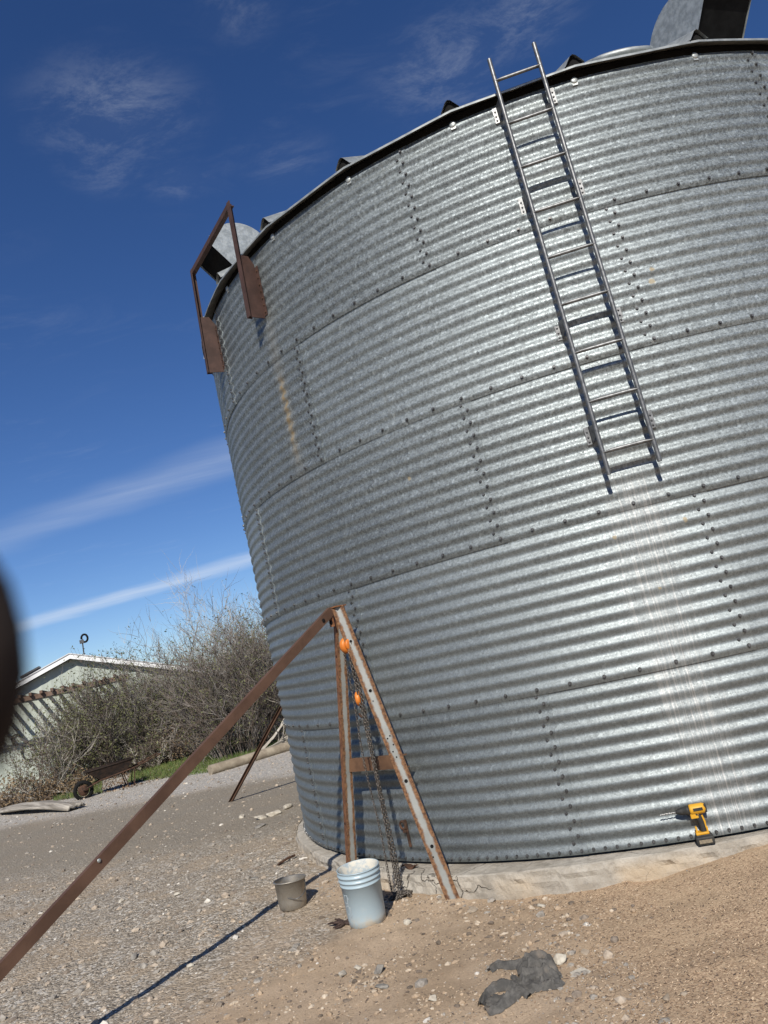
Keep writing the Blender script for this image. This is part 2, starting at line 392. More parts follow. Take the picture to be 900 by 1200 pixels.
def fast_mesh(name, V, F, mats, mi=None, smooth=False, parent=None, loc=None):
    me = bpy.data.meshes.new(name); V = np.asarray(V, float); F = np.asarray(F)
    if parent is not None: V = V-np.array(parent.location)
    elif loc is not None: V = V-np.array(loc)
    k = F.shape[1]
    me.vertices.add(len(V)); me.vertices.foreach_set('co', V.astype(np.float32).ravel())
    me.loops.add(F.size); me.loops.foreach_set('vertex_index', F.astype(np.int32).ravel())
    me.polygons.add(len(F)); me.polygons.foreach_set('loop_start', np.arange(0, F.size, k, dtype=np.int32)); me.polygons.foreach_set('loop_total', np.full(len(F), k, np.int32))
    for m in (mats if isinstance(mats, (list, tuple)) else [mats]): me.materials.append(m)
    if mi is not None: me.polygons.foreach_set('material_index', np.asarray(mi, np.int32))
    me.polygons.foreach_set('use_smooth', np.full(len(F), smooth))
    me.update(calc_edges=True); me.validate()
    o = bpy.data.objects.new(name, me); C.objects.link(o)
    if parent is not None: o.parent = parent
    elif loc is not None: o.location = loc
    return o

# ------------------------------------------------------------------ ground
def ground_mat():
    t = NT('dirt_and_gravel', 0, .95, .15); g = t.pos(); s = t.sep(g)
    x, y = s[0], s[1]
    big = t.noise(g, .55, 5, .6); mid = t.noise(g, 2.3, 5, .65)
    # the packed gravel of the yard runs left and back of a line from the camera's left to the bin
    ln = t.math('ADD', t.math('MULTIPLY', x, .80), t.math('MULTIPLY', y, -.26))
    ln = t.math('ADD', ln, t.math('MULTIPLY', t.math('SUBTRACT', big, .5), 1.9)); ln = t.math('ADD', ln, t.math('MULTIPLY', t.math('SUBTRACT', mid, .5), 1.4))
    grav = t.sm(ln, -2.25, -3.05)
    chaff = t.sm(t.math('ADD', t.math('ADD', x, t.math('MULTIPLY', t.math('SUBTRACT', y, 4.), .16)), t.math('MULTIPLY', t.math('SUBTRACT', mid, .5), 1.3)), .25, .95)
    dirt = t.mix(t.sm(mid, .3, .7), (.34, .25, .165), (.45, .34, .235))
    dirt = t.mix(t.math('MULTIPLY', t.sm(t.noise(g, 60., 6, .75), .48, .66), .6), dirt, (.21, .16, .11))
    c1 = t.sep(t.voro(g, 120.)); 
    ch = t.mix(c1[0], (.25, .170, .108), (.52, .375, .245)); ch = t.mix(t.sm(c1[1], .88, .95), ch, (.52, .40, .26))
    ch = t.mix(t.math('MULTIPLY', t.sm(mid, .42, .62), .45), ch, (.42, .31, .20))
    s1 = t.voro(g, 58.); s2 = t.voro(g, 26.); v1, v2 = t.sep(s1), t.sep(s2)
    gr = t.mix(v1[0], (.155, .131, .102), (.42, .362, .285)); gr = t.mix(t.sm(v1[1], .90, .96), gr, (.56, .52, .45))
    gr = t.mix(t.math('MULTIPLY', t.sm(v2[2], .85, .93), .8), gr, (.50, .46, .40))
    gr = t.mix(t.math('MULTIPLY', t.sm(t.noise(g, 1.25, 5, .65), .45, .62), .55), gr, (.37, .285, .195))
    # the wheel-packed lane beyond is finer and more even
    d2 = t.math('ADD', t.math('MULTIPLY', x, .35), y)
    d2 = t.math('ADD', d2, t.math('MULTIPLY', t.math('SUBTRACT', big, .5), 1.2))
    lane = t.math('MULTIPLY', t.sm(d2, 7.6, 9.6), t.sm(d2, 14.2, 13.0))
    fine = t.mix(t.noise(g, 90., 3, .7), (.18, .156, .122), (.305, .266, .208))
    gr = t.mix(t.math('MULTIPLY', lane, .8), gr, fine)
    berm = t.sm(d2, 13.2, 14.4)
    gr = t.mix(t.math('MULTIPLY', berm, .75), gr, t.mix(v2[0], (.30, .285, .255), (.58, .55, .50)))
    c = t.mix(chaff, dirt, ch); c = t.mix(grav, c, gr)
    t.col(c)
    h = t.math('ADD', t.math('MULTIPLY', t.voro(g, 58., 'Distance'), t.math('MULTIPLY', grav, -1.1)), t.math('MULTIPLY', t.noise(g, 95., 4, .7), .7))
    h = t.math('ADD', h, t.math('MULTIPLY', t.math('MULTIPLY', t.voro(g, 26., 'Distance'), grav), -1.1))
    t.bump(h, .75, .014)
    return t.m
M['ground'] = ground_mat()
def make_ground():
    rr = [.3]
    while rr[-1] < 900: rr.append(rr[-1]*(1.0125 if rr[-1] < 26 else 1.05))
    a = np.concatenate([np.radians(np.arange(30, 140, .28)), np.radians(np.arange(140, 390, 5.))])
    r = np.array(rr); X = np.cos(a)[None]*r[:, None]; Y = np.sin(a)[None]*r[:, None]
    Z = ground(X, Y); n = len(a); m = len(r)
    V = np.stack([X, Y, Z], -1).reshape(-1, 3)
    i, j = np.meshgrid(np.arange(m-1), np.arange(n), indexing='ij'); k = (j+1) % n
    F = np.stack([i*n+j, (i+1)*n+j, (i+1)*n+k, i*n+k], -1).reshape(-1, 4)
    V = np.vstack([V, [[0, 0, -.15]]])
    o = fast_mesh('ground', V, F, M['ground'], smooth=True); tag(o, kind='structure')
make_ground()

# ------------------------------------------------------------------ the bin's footing
FT = [(-3.2, 4.26), (-1.3, 4.27), (-1.05, 4.256), (-.9, 4.268), (-.79, 4.275), (-.634, 4.339), (-.496, 4.395), (-.332, 4.388), (-.217, 4.328), (-.11, 4.275), (-.006, 4.26), (.097, 4.222), (.2, 4.2), (.5, 4.2), (1.2, 4.25), (3.2, 4.26)]
def footing():
    loc = (BC[0], BC[1], -.2); m = MB(); n = 900; prof = []
    zt = -.045
    rows = []
    for i in range(n):
        th = -PI+2*PI*i/n; ro = float(np.interp(th, [a for a, b in FT], [b for a, b in FT]))
        e = float(fbm(np.array([th*12.]), np.array([3.]), 5, 5)[0])*.060
        e2 = float(fbm(np.array([th*34.]), np.array([7.]), 8, 5)[0])*.040
        rows.append([(cyl(th, zt, 3.9)), cyl(th, zt-.002+e2*.2, ro-.02+e*.5), cyl(th, zt-.016, ro+e*.6), cyl(th, -.05, ro+.004+e*.8+e2*.5), cyl(th, -.085, ro+.01+e-e2*.6), cyl(th, -.12, ro+.012+e+e2), cyl(th, -.16, ro+.02+e-e2*.4), cyl(th, -.30, ro+.03+e), cyl(th, -.45, ro+.03)])
    k = len(rows[0]); vs = [p for r in rows for p in r]
    fs = [(i*k+j, i*k+j+1, ((i+1) % n)*k+j+1, ((i+1) % n)*k+j) for i in range(n) for j in range(k-1)]
    m.add(vs, fs, 0, False)
    o = m.build('concrete_footing', M['concrete'], None, loc=loc)
    tag(o, 'cracked round concrete footing ring under the corrugated steel grain bin', 'footing')
footing()

# ------------------------------------------------------------------ the grain bin
binr = empty('grain_bin', (BC[0], BC[1], 0), 'tall round corrugated galvanized steel grain bin on a concrete ring', 'grain bin')
SH = 2*PI/9
def hexbolt(m, p, n, t, r=.0105, h=.010, mi=1):
    n, t = Vector(n), Vector(t); u = n.cross(t)
    def ring(rad, hh, k): return [Vector(p)+n*hh+(t*math.cos(2*PI*i/k)+u*math.sin(2*PI*i/k))*rad for i in range(k)]
    a, b = ring(r*1.45, -.002, 8), ring(r*1.35, .003, 8)
    m.add(a+b, [(i, (i+1) % 8, 8+(i+1) % 8, 8+i) for i in range(8)]+[tuple(range(8, 16))], mi)
    a, b = ring(r, .003, 6), ring(r*.86, .003+h, 6)
    m.add(a+b, [(i, (i+1) % 6, 6+(i+1) % 6, 6+i) for i in range(6)]+[tuple(range(6, 12))], mi)
def corr(z): return .0082*math.cos(2*PI*z/PITCH)
def sheet(kind, seed):
    # one wall sheet, its left edge at the bin's local angle zero
    m = MB(); nt = 22; z0 = -.038 if kind != 'base' else -.024; z1 = RH+.02 if kind != 'top' else RH-.062
    nz = int(round((z1-z0)/PITCH*12)); rng = random.Random(seed)
    def P(t, z, off=0.):
        a = t*(SH+.010)
        dent = .0065*float(fbm(np.array([t*5+seed*3.1]), np.array([z*2.3]), seed, 3)[0])
        f = (z-z0)/(z1-z0); rad = BR+corr(z)+.0048*t+.0062*(1-f)**2+dent+off
        return Vector((rad*math.cos(a), rad*math.sin(a), z))
    vs, fs = [], []
    for i in range(nt+1):
        for j in range(nz+1): vs.append(P(i/nt, z0+(z1-z0)*j/nz))
    k = nz+1
    for i in range(nt):
        for j in range(nz): fs.append((i*k+j, (i+1)*k+j, (i+1)*k+j+1, i*k+j+1))
    m.add(vs, fs, 0, True)
    # turned edge so the lap reads as a thickness of steel
    e = [P(i/nt, z0, -.006) for i in range(nt+1)]; b = [vs[i*k] for i in range(nt+1)]
    m.add(b+e, [(i, nt+1+i, nt+2+i, i+1) for i in range(nt)], 0)
    e = [P(1, z0+(z1-z0)*j/nz, -.006) for j in range(nz+1)]; b = vs[nt*k:nt*k+k]
    m.add(b+e, [(j, k+j, k+j+1, j+1) for j in range(nz)], 0)
    def bolt(a, z, r=.0105):
        t = a/(SH+.010); p = P(t, z); n = Vector((math.cos(a), math.sin(a), 0)); hexbolt(m, p, n, Vector((0, 0, 1)).lerp(Vector((-n.y, n.x, 0)), rng.random()).normalized(), r)
    if kind == 'base':
        for i in range(36): bolt(SH*(i+1)/36., .003, .0085)
    else:
        for i in range(12): bolt(SH*(i+1)/12., 0.)
    for i in range(1, 12):
        if i < 11 and RH-i*PITCH < z1: bolt(SH, RH-i*PITCH, .0095)
        if RH-(i-.5)*PITCH < z1: bolt(SH-.0115, RH-(i-.5)*PITCH, .0095)
    me_o = m.build('wall_sheet', [M['wall'], M['bolt']], None, world=False)
    return me_o
for ring in range(5):
    kind = 'base' if ring == 0 else ('top' if ring == 4 else 'mid')
    o0 = sheet(kind, ring+1)
    seam = -.163 if ring % 2 == 0 else .1803
    for j in range(9):
        o = o0 if j == 0 else o0.copy()
        if j: C.objects.link(o)
        o.parent = binr; o.location = (0, 0, ring*RH); o.rotation_euler.z = PHI0+seam+(j-1)*SH
# black band that paints in the shade between wall top and roof
def ringband(r0, z0, r1, z1, n=160):
    a = [cyl(2*PI*i/n, z0, r0) for i in range(n)]; b = [cyl(2*PI*i/n, z1, r1) for i in range(n)]
    return a+b, [(i, (i+1) % n, n+(i+1) % n, n+i) for i in range(n)]
m = MB(); m.add(*ringband(BR-.02, 5.44, BR-.02, 5.50)); m.add(*ringband(BR-.02, 5.50, BR-.025, 5.60)); m.build('eave_shade_band', M['black'], binr)
RZ, RO, RS = 5.572, BR+.078, .53
def roofz(r): return RZ+(RO-r)*RS
def roof_panel():
    m = MB(); w = 2*PI/27; nr = 8; nt = 6
    for (dz, flip) in ((0., False), (-.012, True)):
        vs = []
        for i in range(nt+1):
            a = w*i/nt
            for j in range(nr+1):
                r = RO+(.42-RO)*j/nr
                bow = .020*math.sin(PI*i/nt)*(1-j/nr)
                vs.append(Vector((r*math.cos(a), r*math.sin(a), roofz(r)+dz-bow+.012)))
        k = nr+1
        fs = [(i*k+j, (i+1)*k+j, (i+1)*k+j+1, i*k+j+1) for i in range(nt) for j in range(nr)]
        if flip: fs = [f[::-1] for f in fs]
        m.add(vs, fs, 0)
    # turned-down drip lip
    lip = []
    for i in range(nt+1):
        a = w*i/nt; bow = .020*math.sin(PI*i/nt)
        for (dr, z) in ((0, RZ+.012-bow), (.005, RZ+.004-bow), (.003, RZ-.008-bow)): lip.append(Vector(((RO+dr)*math.cos(a), (RO+dr)*math.sin(a), z)))
    m.add(lip, [(i*3+j, i*3+j+1, (i+1)*3+j+1, (i+1)*3+j) for i in range(nt) for j in range(2)], 0)
    return m
def roof_rib():
    m = MB(); vs = []; k = 5
    for j in range(9):
        r = RO+.015+(.45-RO)*j/8.
        for (t, z) in ((-.075, .0), (-.022, .075), (0, .088), (.022, .075), (.075, .0)):
            sc = 1-.45*j/8.
            vs.append(Vector((r, t*sc, roofz(r)+.013+z*sc)))
    m.add(vs, [(j*k+i, j*k+i+1, (j+1)*k+i+1, (j+1)*k+i) for j in range(8) for i in range(k-1)], 0, False)
    m.add([v-Vector((.03, 0, 0)) for v in vs[:k]], [tuple(range(k))[::-1]], 1)
    return m
p0 = roof_panel().build('roof_panel', M['roof'], None, world=False)
r0 = roof_rib().build('roof_rib', [M['roof'], M['black']], None, world=False)
tb = MB(); tb.lathe([(0.0, .014), (.018, .013), (.026, .008), (.028, 0)], (BR+.006, 0, 5.505), Vector((1, 0, 0)), 14)
tb.box((BR+.008, 0, 5.485), (.003, 0, 0), (0, .02, 0), (0, 0, .02))
t0 = tb.build('washer_tab', M['zinc'], None, world=False)
for j in range(27):
    ang = PHI0-.048+j*2*PI/27
    for o0, d in ((p0, 0), (r0, 0), (t0, -.004)):
        o = o0 if j == 0 else o0.copy()
        if j: C.objects.link(o)
        o.parent = binr; o.rotation_euler.z = ang+d
cap = MB(); cap.lathe([(.62, roofz(.62)+.03), (.60, roofz(.62)+.10), (.3, roofz(.3)+.16), (.0, roofz(0)+.12)], (BC[0], BC[1], 0), n=32); cap.build('roof_cap', M['roof'], binr)
def goose(th, r, w=.46, h=.55, dep=.62, up=0.):
    # a gooseneck vent: curved back and top, open underside facing down the roof
    c = cyl(th, roofz(r)+up, r); u, t, z = radial(th), tang(th), Vector((0, 0, 1))
    rr = h*.56; prof = [(-rr*.98, -.05)]
    for k in range(15):
        a = math.radians(188-k/14*158); prof.append((rr*math.cos(a), .20*h/.55+rr*math.sin(a)))
    prof += [(rr*.96, .20*h/.55+.17*h), (-.02, -.10)]
    m = MB(); n = len(prof)
    vs = [c+u*a+z*b+t*s*w/2 for s in (-1, 1) for (a, b) in prof]
    fs = [tuple(range(n)), tuple(range(2*n-1, n-1, -1))]+[(i, n+i, n+(i+1) % n, (i+1) % n) for i in range(n) if i not in (n-2, n-1)]
    m.add(vs, fs, 0)
    o = m.build('roof_vent', M['zinc'], binr)
    # black sheet standing in for the shaded hollow, set a little inside the hood
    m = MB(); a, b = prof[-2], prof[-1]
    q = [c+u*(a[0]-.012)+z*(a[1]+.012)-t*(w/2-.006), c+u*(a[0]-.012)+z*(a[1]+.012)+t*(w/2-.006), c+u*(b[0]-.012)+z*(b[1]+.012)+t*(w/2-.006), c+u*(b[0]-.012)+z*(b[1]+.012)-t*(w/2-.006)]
    m.add(q, [(0, 1, 2, 3)], 0); m.build('vent_shade_sheet', M['black'], o)
    m = MB()
    for (p, q2) in ((prof[-3], prof[-2]),): m.tube([c+u*p[0]+z*p[1]-t*w/2, c+u*p[0]+z*p[1]+t*w/2], .012, 6)
    m.build('vent_hem', M['zinc'], o)
goose(-.83, 3.88, h=.62); goose(.615, 3.52, h=.70, w=.52); 
for th in (-2.5, 2.2): goose(th, 3.6)
# roof hatch
hm = MB(); hc = cyl(.33, roofz(3.62)-.115, 3.62); hax = (radial(.33)*RS+Vector((0, 0, 1))).normalized()
hm.lathe([(.25, 0), (.25, .16), (.285, .16), (.285, .195), (.25, .20), (.2, .215), (0, .22)], hc, hax, 40)
hm.build('roof_hatch', M['roof'], binr)

# ------------------------------------------------------------------ ladder on the bin
lad = empty('bin_ladder', cyl(.083, 2.455, BR+.15), 'grey tubular steel ladder bolted to the upper wall of the grain bin', 'ladder')
LT = (.0425, .1232); LR = BR+.15; tl = (cyl(LT[1], 0, LR)-cyl(LT[0], 0, LR)).normalized(); rl = radial(.083)
for th in LT:
    m = MB(); m.tube([cyl(th, z, LR) for z in (2.455, 3.5, 4.6, 5.805)], .0165, 12); m.build('rail', M['tube'], lad)
for k in range(9):
    z = 2.618+k*.3745; a, b = cyl(LT[0], z, LR), cyl(LT[1], z, LR); m = MB()
    pts, vs = [], []
    n = 12; N = 13
    for i in range(N):
        f = i/(N-1); e = min(f, 1-f)*2; fl = min(1., e/.28); q = a.lerp(b, f)-Vector((0, 0, .006*(1-fl)))
        ry, rz_ = .013+.010*(1-fl), .0135-.008*(1-fl)
        for j in range(n):
            t = 2*PI*j/n; vs.append(q+rl*ry*math.cos(t)*.9+Vector((0, 0, 1))*rz_*math.sin(t))
    m.add(vs, [(i*n+j, i*n+(j+1) % n, (i+1)*n+(j+1) % n, (i+1)*n+j) for i in range(N-1) for j in range(n)], 0, True)
    m.build('rung', M['tube'], lad)
for z in (5.43, 4.64, 3.60, 2.785):
    for th, s in ((LT[0], -1), (LT[1], 1)):
        m = MB(); p = cyl(th, z, BR); u, t = radial(th), tang(th)
        w0 = p+u*.012+t*s*.040; w1 = p+u*.15+t*s*.012
        d = (w1-w0)/2; nrm = Vector((0, 0, 1)).cross(d).normalized()
        # tapered plate from the wall to the rail
        q = []
        for off in (-.002, .002):
            q += [w0+nrm*off+Vector((0, 0, .068)), w0+nrm*off-Vector((0, 0, .068)), w1+nrm*off-Vector((0, 0, .04)), w1+nrm*off+Vector((0, 0, .04))]
        m.add(q, [(0, 1, 2, 3), (7, 6, 5, 4), (0, 4, 5, 1), (1, 5, 6, 2), (2, 6, 7, 3), (3, 7, 4, 0)], 0)
        m.box(w0+t*s*.016, t*.018, u*.002, (0, 0, .066))
        for dz in (-.045, -.01, .03): hexbolt(m, w0+t*s*.017+u*.003+Vector((0, 0, dz)), u, t, .006, .006, 1)
        m.build('wall_bracket', [M['tube'], M['bolt']], lad)

# ------------------------------------------------------------------ brown steel frame over the eave
fr = empty('eave_frame', cyl(-.75, 4.87, BR+.1), 'rust-brown steel frame of two plates and a crossbar bolted beside the eave', 'steel frame')
tops = []
for th in (-.6035, -.893):
    u, t = radial(th), tang(th); s_out = .185
    m = MB(); z0, z1 = 4.865, 5.50
    prof = [(.012, z0), (s_out, z0), (s_out-.03, z1), (.06, z1), (.012, z1-.08)]
    c = cyl(th, 0, BR)
    vs = [c+u*a+Vector((0, 0, b))+t*o for o in (-.004, .004) for a, b in prof]; n = len(prof)
    m.add(vs, [tuple(range(n))[::-1], tuple(range(n, 2*n))]+[(i, (i+1) % n, n+(i+1) % n, n+i) for i in range(n)], 0)
    m.box(c+u*.014+t*.028+Vector((0, 0, (z0+z1)/2-.05)), t*.026, u*.003, (0, 0, .25))
    for k in range(7): hexbolt(m, c+u*.018+t*.034+Vector((0, 0, z0+.05+k*.07)), u, t, .007, .006, 1)
    m.build('plate', [M['primer'], M['darkrust']], fr)
    m = MB(); a = c+u*(s_out+.004)+Vector((0, 0, z0-.005)); b = c+u*(.150)+Vector((0, 0, 6.06))
    pr = [(-.028, -.004), (.028, -.004), (.028, .004), (-.020, .004), (-.020, .05), (-.028, .05)]
    m.sweep(pr, a, b, t, -u); m.build('upright', M['primer'], fr); tops.append(b)
m = MB(); d = (tops[1]-tops[0]); dn = d.normalized(); uu = radial(-.75)
m.sweep([(-.025, -.004), (.025, -.004), (.025, .004), (-.017, .004), (-.017, .045), (-.025, .045)], tops[0]-dn*.02-Vector((0, 0, .03)), tops[1]+dn*.02-Vector((0, 0, .03)), Vector((0, 0, 1)), -uu)
m.build('crossbar', M['primer'], fr)

# ------------------------------------------------------------------ lifting tripods
APEX = Vector((-.57, 6.33, 2.06))
def chan(w, d, th=.006): return [(-w/2, 0), (w/2, 0), (w/2, -d), (w/2-th, -d), (w/2-th, -th), (-w/2+th, -th), (-w/2+th, -d), (-w/2, -d)]
def tripod(label, long_base, foot_a, foot_b):
    root = empty('lifting_tripod', (APEX.x, APEX.y, -.19), label, 'tripod', 'tripods standing round the bin')
    outn = Vector((-.691, -.723, 0)); along = Vector((.723, -.691, 0))
    ta, tb_ = APEX+along*.035+Vector((0, 0, -.0)), APEX-along*.035-outn*.02+Vector((0, 0, -.02))
    # front leg: web faces the yard
    def leg(top, foot, w, dep, mat, back):
        d = (foot-top).normalized(); ay = outn*.35+Vector((.25, -.95, 0)); ay = ay-d*ay.dot(d); ay.normalize(); ax = d.cross(ay).normalized()
        m = MB(); m.sweep(chan(w, dep), top, foot, ax, ay, nl=1)
        return m, d, ax, ay
    m, d, ax, ay = leg(ta, foot_a, .098, .045, M['worn'], 1)
    L = (foot_a-ta).length
    for f, off, r in ((.13, 0, .011), (.31, 0, .013), (.345, .01, .005), (.47, -.012, .006), (.475, .012, .006), (.50, -.012, .006), (.52, .010, .006), (.54, 0, .006), (.62, 0, .014), (.83, .0, .013), (.86, .02, .006)):
        p = ta.lerp(foot_a, f)+ax*off; m.lathe([(r, .0025), (r*.8, .0015), (0, .0012)], p, ay, 12, 1)
    m.build('leg', [M['worn'], M['black']], root)
    # rear leg: turned so its flange shows as a rusty strip beside the pale web
    d = (foot_b-tb_).normalized(); ay = Vector((-.93, -.36, 0)); ay = (ay-d*ay.dot(d)).normalized(); ax = d.cross(ay).normalized()
    m = MB(); m.sweep(chan(.075, .072), tb_, foot_b, ax, ay)
    for f, off, r in ((.17, 0, .012), (.29, .01, .006), (.4, -.01, .006), (.8, .01, .012)):
        m.lathe([(r, .0025), (r*.8, .0015), (0, .0012)], tb_.lerp(foot_b, f)+ax*off, ay, 12, 1)
    m.mi[0] = 2
    m.build('leg', [M['worn'], M['black'], M['rust']], root)
    # long brace running out into the yard
    top = APEX+outn*.03+Vector((0, 0, -.02)); dv = (long_base-top).normalized()
    side = dv.cross(Vector((0, 0, 1))).normalized(); upv = side.cross(dv).normalized()
    m = MB(); m.sweep(chan(.070, .036), top, long_base, upv, -side if side.dot(Vector((.7, -.7, 0))) < 0 else side)
    sd = -side if side.dot(Vector((.7, -.7, 0))) < 0 else side
    m.lathe([(.012, .006), (.009, .009), (0, .010)], top.lerp(long_base, .56)+sd*.0+upv*.02, sd, 10, 1)
    m.lathe([(.016, .006), (.012, .008), (0, .009)], top.lerp(long_base, .03), sd, 10, 2)
    m.build('long_leg', [M['longleg'], M['zinc'], M['black']], root)
    # crossbar between the two short legs
    fa, fb = .625, .60
    za = .79
    pa = ta.lerp(foot_a, (ta.z-za)/(ta.z-foot_a.z)); pb = tb_.lerp(foot_b, (tb_.z-za)/(tb_.z-foot_b.z))
    pa -= outn*.055; pb -= outn*.03
    m = MB(); dd = (pa-pb).normalized(); yo = Vector((0, 0, 1)).cross(dd).normalized(); yo = yo if yo.dot(outn) > 0 else -yo
    m.sweep([(-.05, 0), (.05, 0), (.05, -.045), (.042, -.045), (.042, -.008), (-.042, -.008), (-.042, -.045), (-.05, -.045)], pb-dd*.0, pa+dd*.0, Vector((0, 0, 1)), yo)
    m.build('crossbar', M['beam'], root)
    # head: folded plate and bolts, where the three legs meet
    m = MB(); hc = APEX+Vector((0, 0, .004))
    m.box(hc-outn*.02, along*.062, outn*.055, (0, 0, .005))
    m.box(hc+outn*.035-along*.03-Vector((0, 0, .075)), along*.024, outn*.005, (0, 0, .075))
    m.box(hc-outn*.06-Vector((0, 0, .06)), along*.05, outn*.005, (0, 0, .06))
    for (a, z) in ((-.035, -.035), (-.03, -.115)): hexbolt(m, hc+outn*.041+along*a+Vector((0, 0, z)), outn, along, .013, .01, 1)
    m.build('head_plate', [M['rust'], M['black']], root)
    return root
def gpt(x, y, dz=0.): return Vector((x, y, gz(x, y)+dz))
FA = Vector((-.152, 5.955, -.20)); FB = Vector((-1.03, 7.02, -.10))
FB = Vector((-.985, 6.86, -.10))
LB = Vector((-.57, 6.33, 2.06))+(Vector((-2.499, 4.311, .476))-APEX)*1.39
tri = tripod('rusty steel lifting tripod with pale worn front legs and orange chain hoist', LB, FA, FB)
# a second tripod further round the bin, of which one thin brown leg shows
def copy_tree(o, parent=None):
    c = o.copy(); C.objects.link(c); c.parent = parent
    for ch in o.children: copy_tree(ch, c)
    return c
ang = math.radians(149.73)-math.atan2(APEX.y-BC[1], APEX.x-BC[0])
tri2 = copy_tree(tri); rel = Vector((APEX.x-BC[0], APEX.y-BC[1], 0)); rel = Matrix.Rotation(ang, 3, 'Z') @ rel
tri2.location = (BC[0]+rel.x, BC[1]+rel.y, -.19); tri2.rotation_euler.z = ang
tri2['label'] = 'second lifting tripod behind the bin, one thin brown leg showing left of it'
for ch in tri2.children:
    if ch.name.startswith('long_leg'):
        me = MB(); A = Vector((0, 0, 2.06+.19)); out_ = Vector((-.691, -.723, 0))
        B_ = out_*2.49+Vector((0, 0, .02)); dv = (B_-A).normalized(); side = dv.cross(Vector((0, 0, 1))).normalized(); up2 = side.cross(dv)
        me.sweep(chan(.055, .04), A+out_*.03, B_, up2, side); tmp = me.build('long_leg', M['longleg'], None, world=False)
        ch.data = tmp.data; bpy.data.objects.remove(tmp)

# chain hoist
hz = empty('chain_hoist', Vector((-.56, 6.31, 1.80)), 'orange chain hoist hanging inside the near tripod with long brown chains', 'chain hoist')
o_ = Vector((-.691, -.723, 0)); al = Vector((.723, -.691, 0))
def disc(m, c, ax, r, th, mi=0, n=24):
    ax = Vector(ax); m.lathe([(0, -th), (r*.72, -th), (r*.94, -th*.72), (r, -th*.3), (r, th*.3), (r*.94, th*.72), (r*.72, th), (0, th)], c, ax, n, mi)
HC = Vector((-.535, 6.315, 1.745))
m = MB(); disc(m, HC, al, .066, .028); disc(m, HC+al*.042, al, .052, .015); m.build('hoist_body', M['orange'], hz)
m = MB(); disc(m, HC-al*.042, al, .045, .01); m.tube([HC+Vector((0, 0, .07)), HC+Vector((0, 0, .13)), HC+o_*.02+Vector((0, 0, .17)), HC+Vector((0, 0, .20)), HC-o_*.02+Vector((0, 0, .17))], .011, 8); m.build('top_hook', M['darkrust'], hz)
HB = Vector((-.535, 6.32, 1.315))
m = MB(); disc(m, HB, (al*.8-o_*.6), .058, .022); m.build('hook_block', M['orange'], hz)
def hook(c):
    pts = [c+Vector((0, 0, -.04)), c+Vector((0, 0, -.075))]
    for k in range(9):
        a = PI/2-k/8*PI*1.45; pts.append(c+al*(.035*math.cos(a)*1.)+Vector((0, 0, -.11+.035*math.sin(a))))
    return pts
m = MB(); m.tube(hook(HB), .010, 8); m.build('lower_hook', M['darkrust'], hz)
def link_mesh(m, p, d, tw, L=.030, W=.0105, r=.0034):
    d = Vector(d).normalized(); a = d.cross(Vector((0, 1, 0))); a = (a if a.length > .1 else d.cross(Vector((1, 0, 0)))).normalized(); b = d.cross(a)
    w = a*math.cos(tw)+b*math.sin(tw); nrm = d.cross(w); N, n = 10, 5; vs = []
    for i in range(N):
        t = 2*PI*i/N; c_, s_ = math.cos(t), math.sin(t)
        q = Vector(p)+d*(c_*W+(1 if c_ > 0 else -1)*(L/2-W) if abs(c_) > .01 else 0)+w*s_*W
        rad = (d*c_+w*s_)
        for j in range(n):
            u = 2*PI*j/n; vs.append(q+rad*r*math.cos(u)+nrm*r*math.sin(u))
    m.add(vs, [(i*n+j, i*n+(j+1) % n, ((i+1) % N)*n+(j+1) % n, ((i+1) % N)*n+j) for i in range(N) for j in range(n)], 0, True)
def chain(m, pts, rng, step=.0225, **k):
    pts = [Vector(p) for p in pts]; seg = 0; pos_ = pts[0]; left = 0.; i = 0; tw = 0
    for a, b in zip(pts[:-1], pts[1:]):
        L = (b-a).length; d = (b-a)/L; t = left
        while t < L:
            link_mesh(m, a+d*t+Vector((rng.uniform(-1, 1), rng.uniform(-1, 1), 0))*.0012, d, (i % 2)*PI/2+.4+rng.uniform(-.25, .25), **k); t += step; i += 1
        left = t-L
rng = random.Random(4)
ZP = -.10
m = MB()
def sway(p, q, amp, n=10):
    p, q = Vector(p), Vector(q); ph = rng.random()*6
    return [p.lerp(q, k/n)+Vector((math.sin(k*.9+ph)*amp, math.cos(k*.7+ph)*amp, 0))*math.sin(PI*k/n) for k in range(n+1)]
chain(m, sway(HC+al*.045-o_*.01, (-.555, 6.285, ZP), .006), rng)
chain(m, sway(HC+al*.06+o_*.015, (-.520, 6.265, ZP), .006), rng)
chain(m, sway(HC+al*.03+o_*.02, (-.535, 6.255, ZP), .005), rng)
chain(m, sway(HC-al*.015+o_*.035, (-.600, 6.25, ZP-.02), .012), rng, step=.02, L=.027, W=.008, r=.0026)
chain(m, sway(HC+al*.005-o_*.03, HB+Vector((0, 0, .05)), .003, 4), rng, step=.026, L=.034, W=.013, r=.0042)
chain(m, sway(HC-al*.02-o_*.03, HB+al*.01+Vector((0, 0, .05)), .003, 4), rng, step=.026, L=.034, W=.013, r=.0042)
# slack lying in a heap at the footing's edge
heap = []
for k in range(46):
    a = rng.random()*2*PI; r = .085*math.sqrt(rng.random()); q = (-.535+r*math.cos(a)*1.15, 6.215+r*math.sin(a))
    heap.append(Vector((q[0], q[1], gz(*q)+.012+.05*(1-r/.09)*rng.random())))
chain(m, heap, rng, step=.022)
m.build('chain', M['chain'], hz)

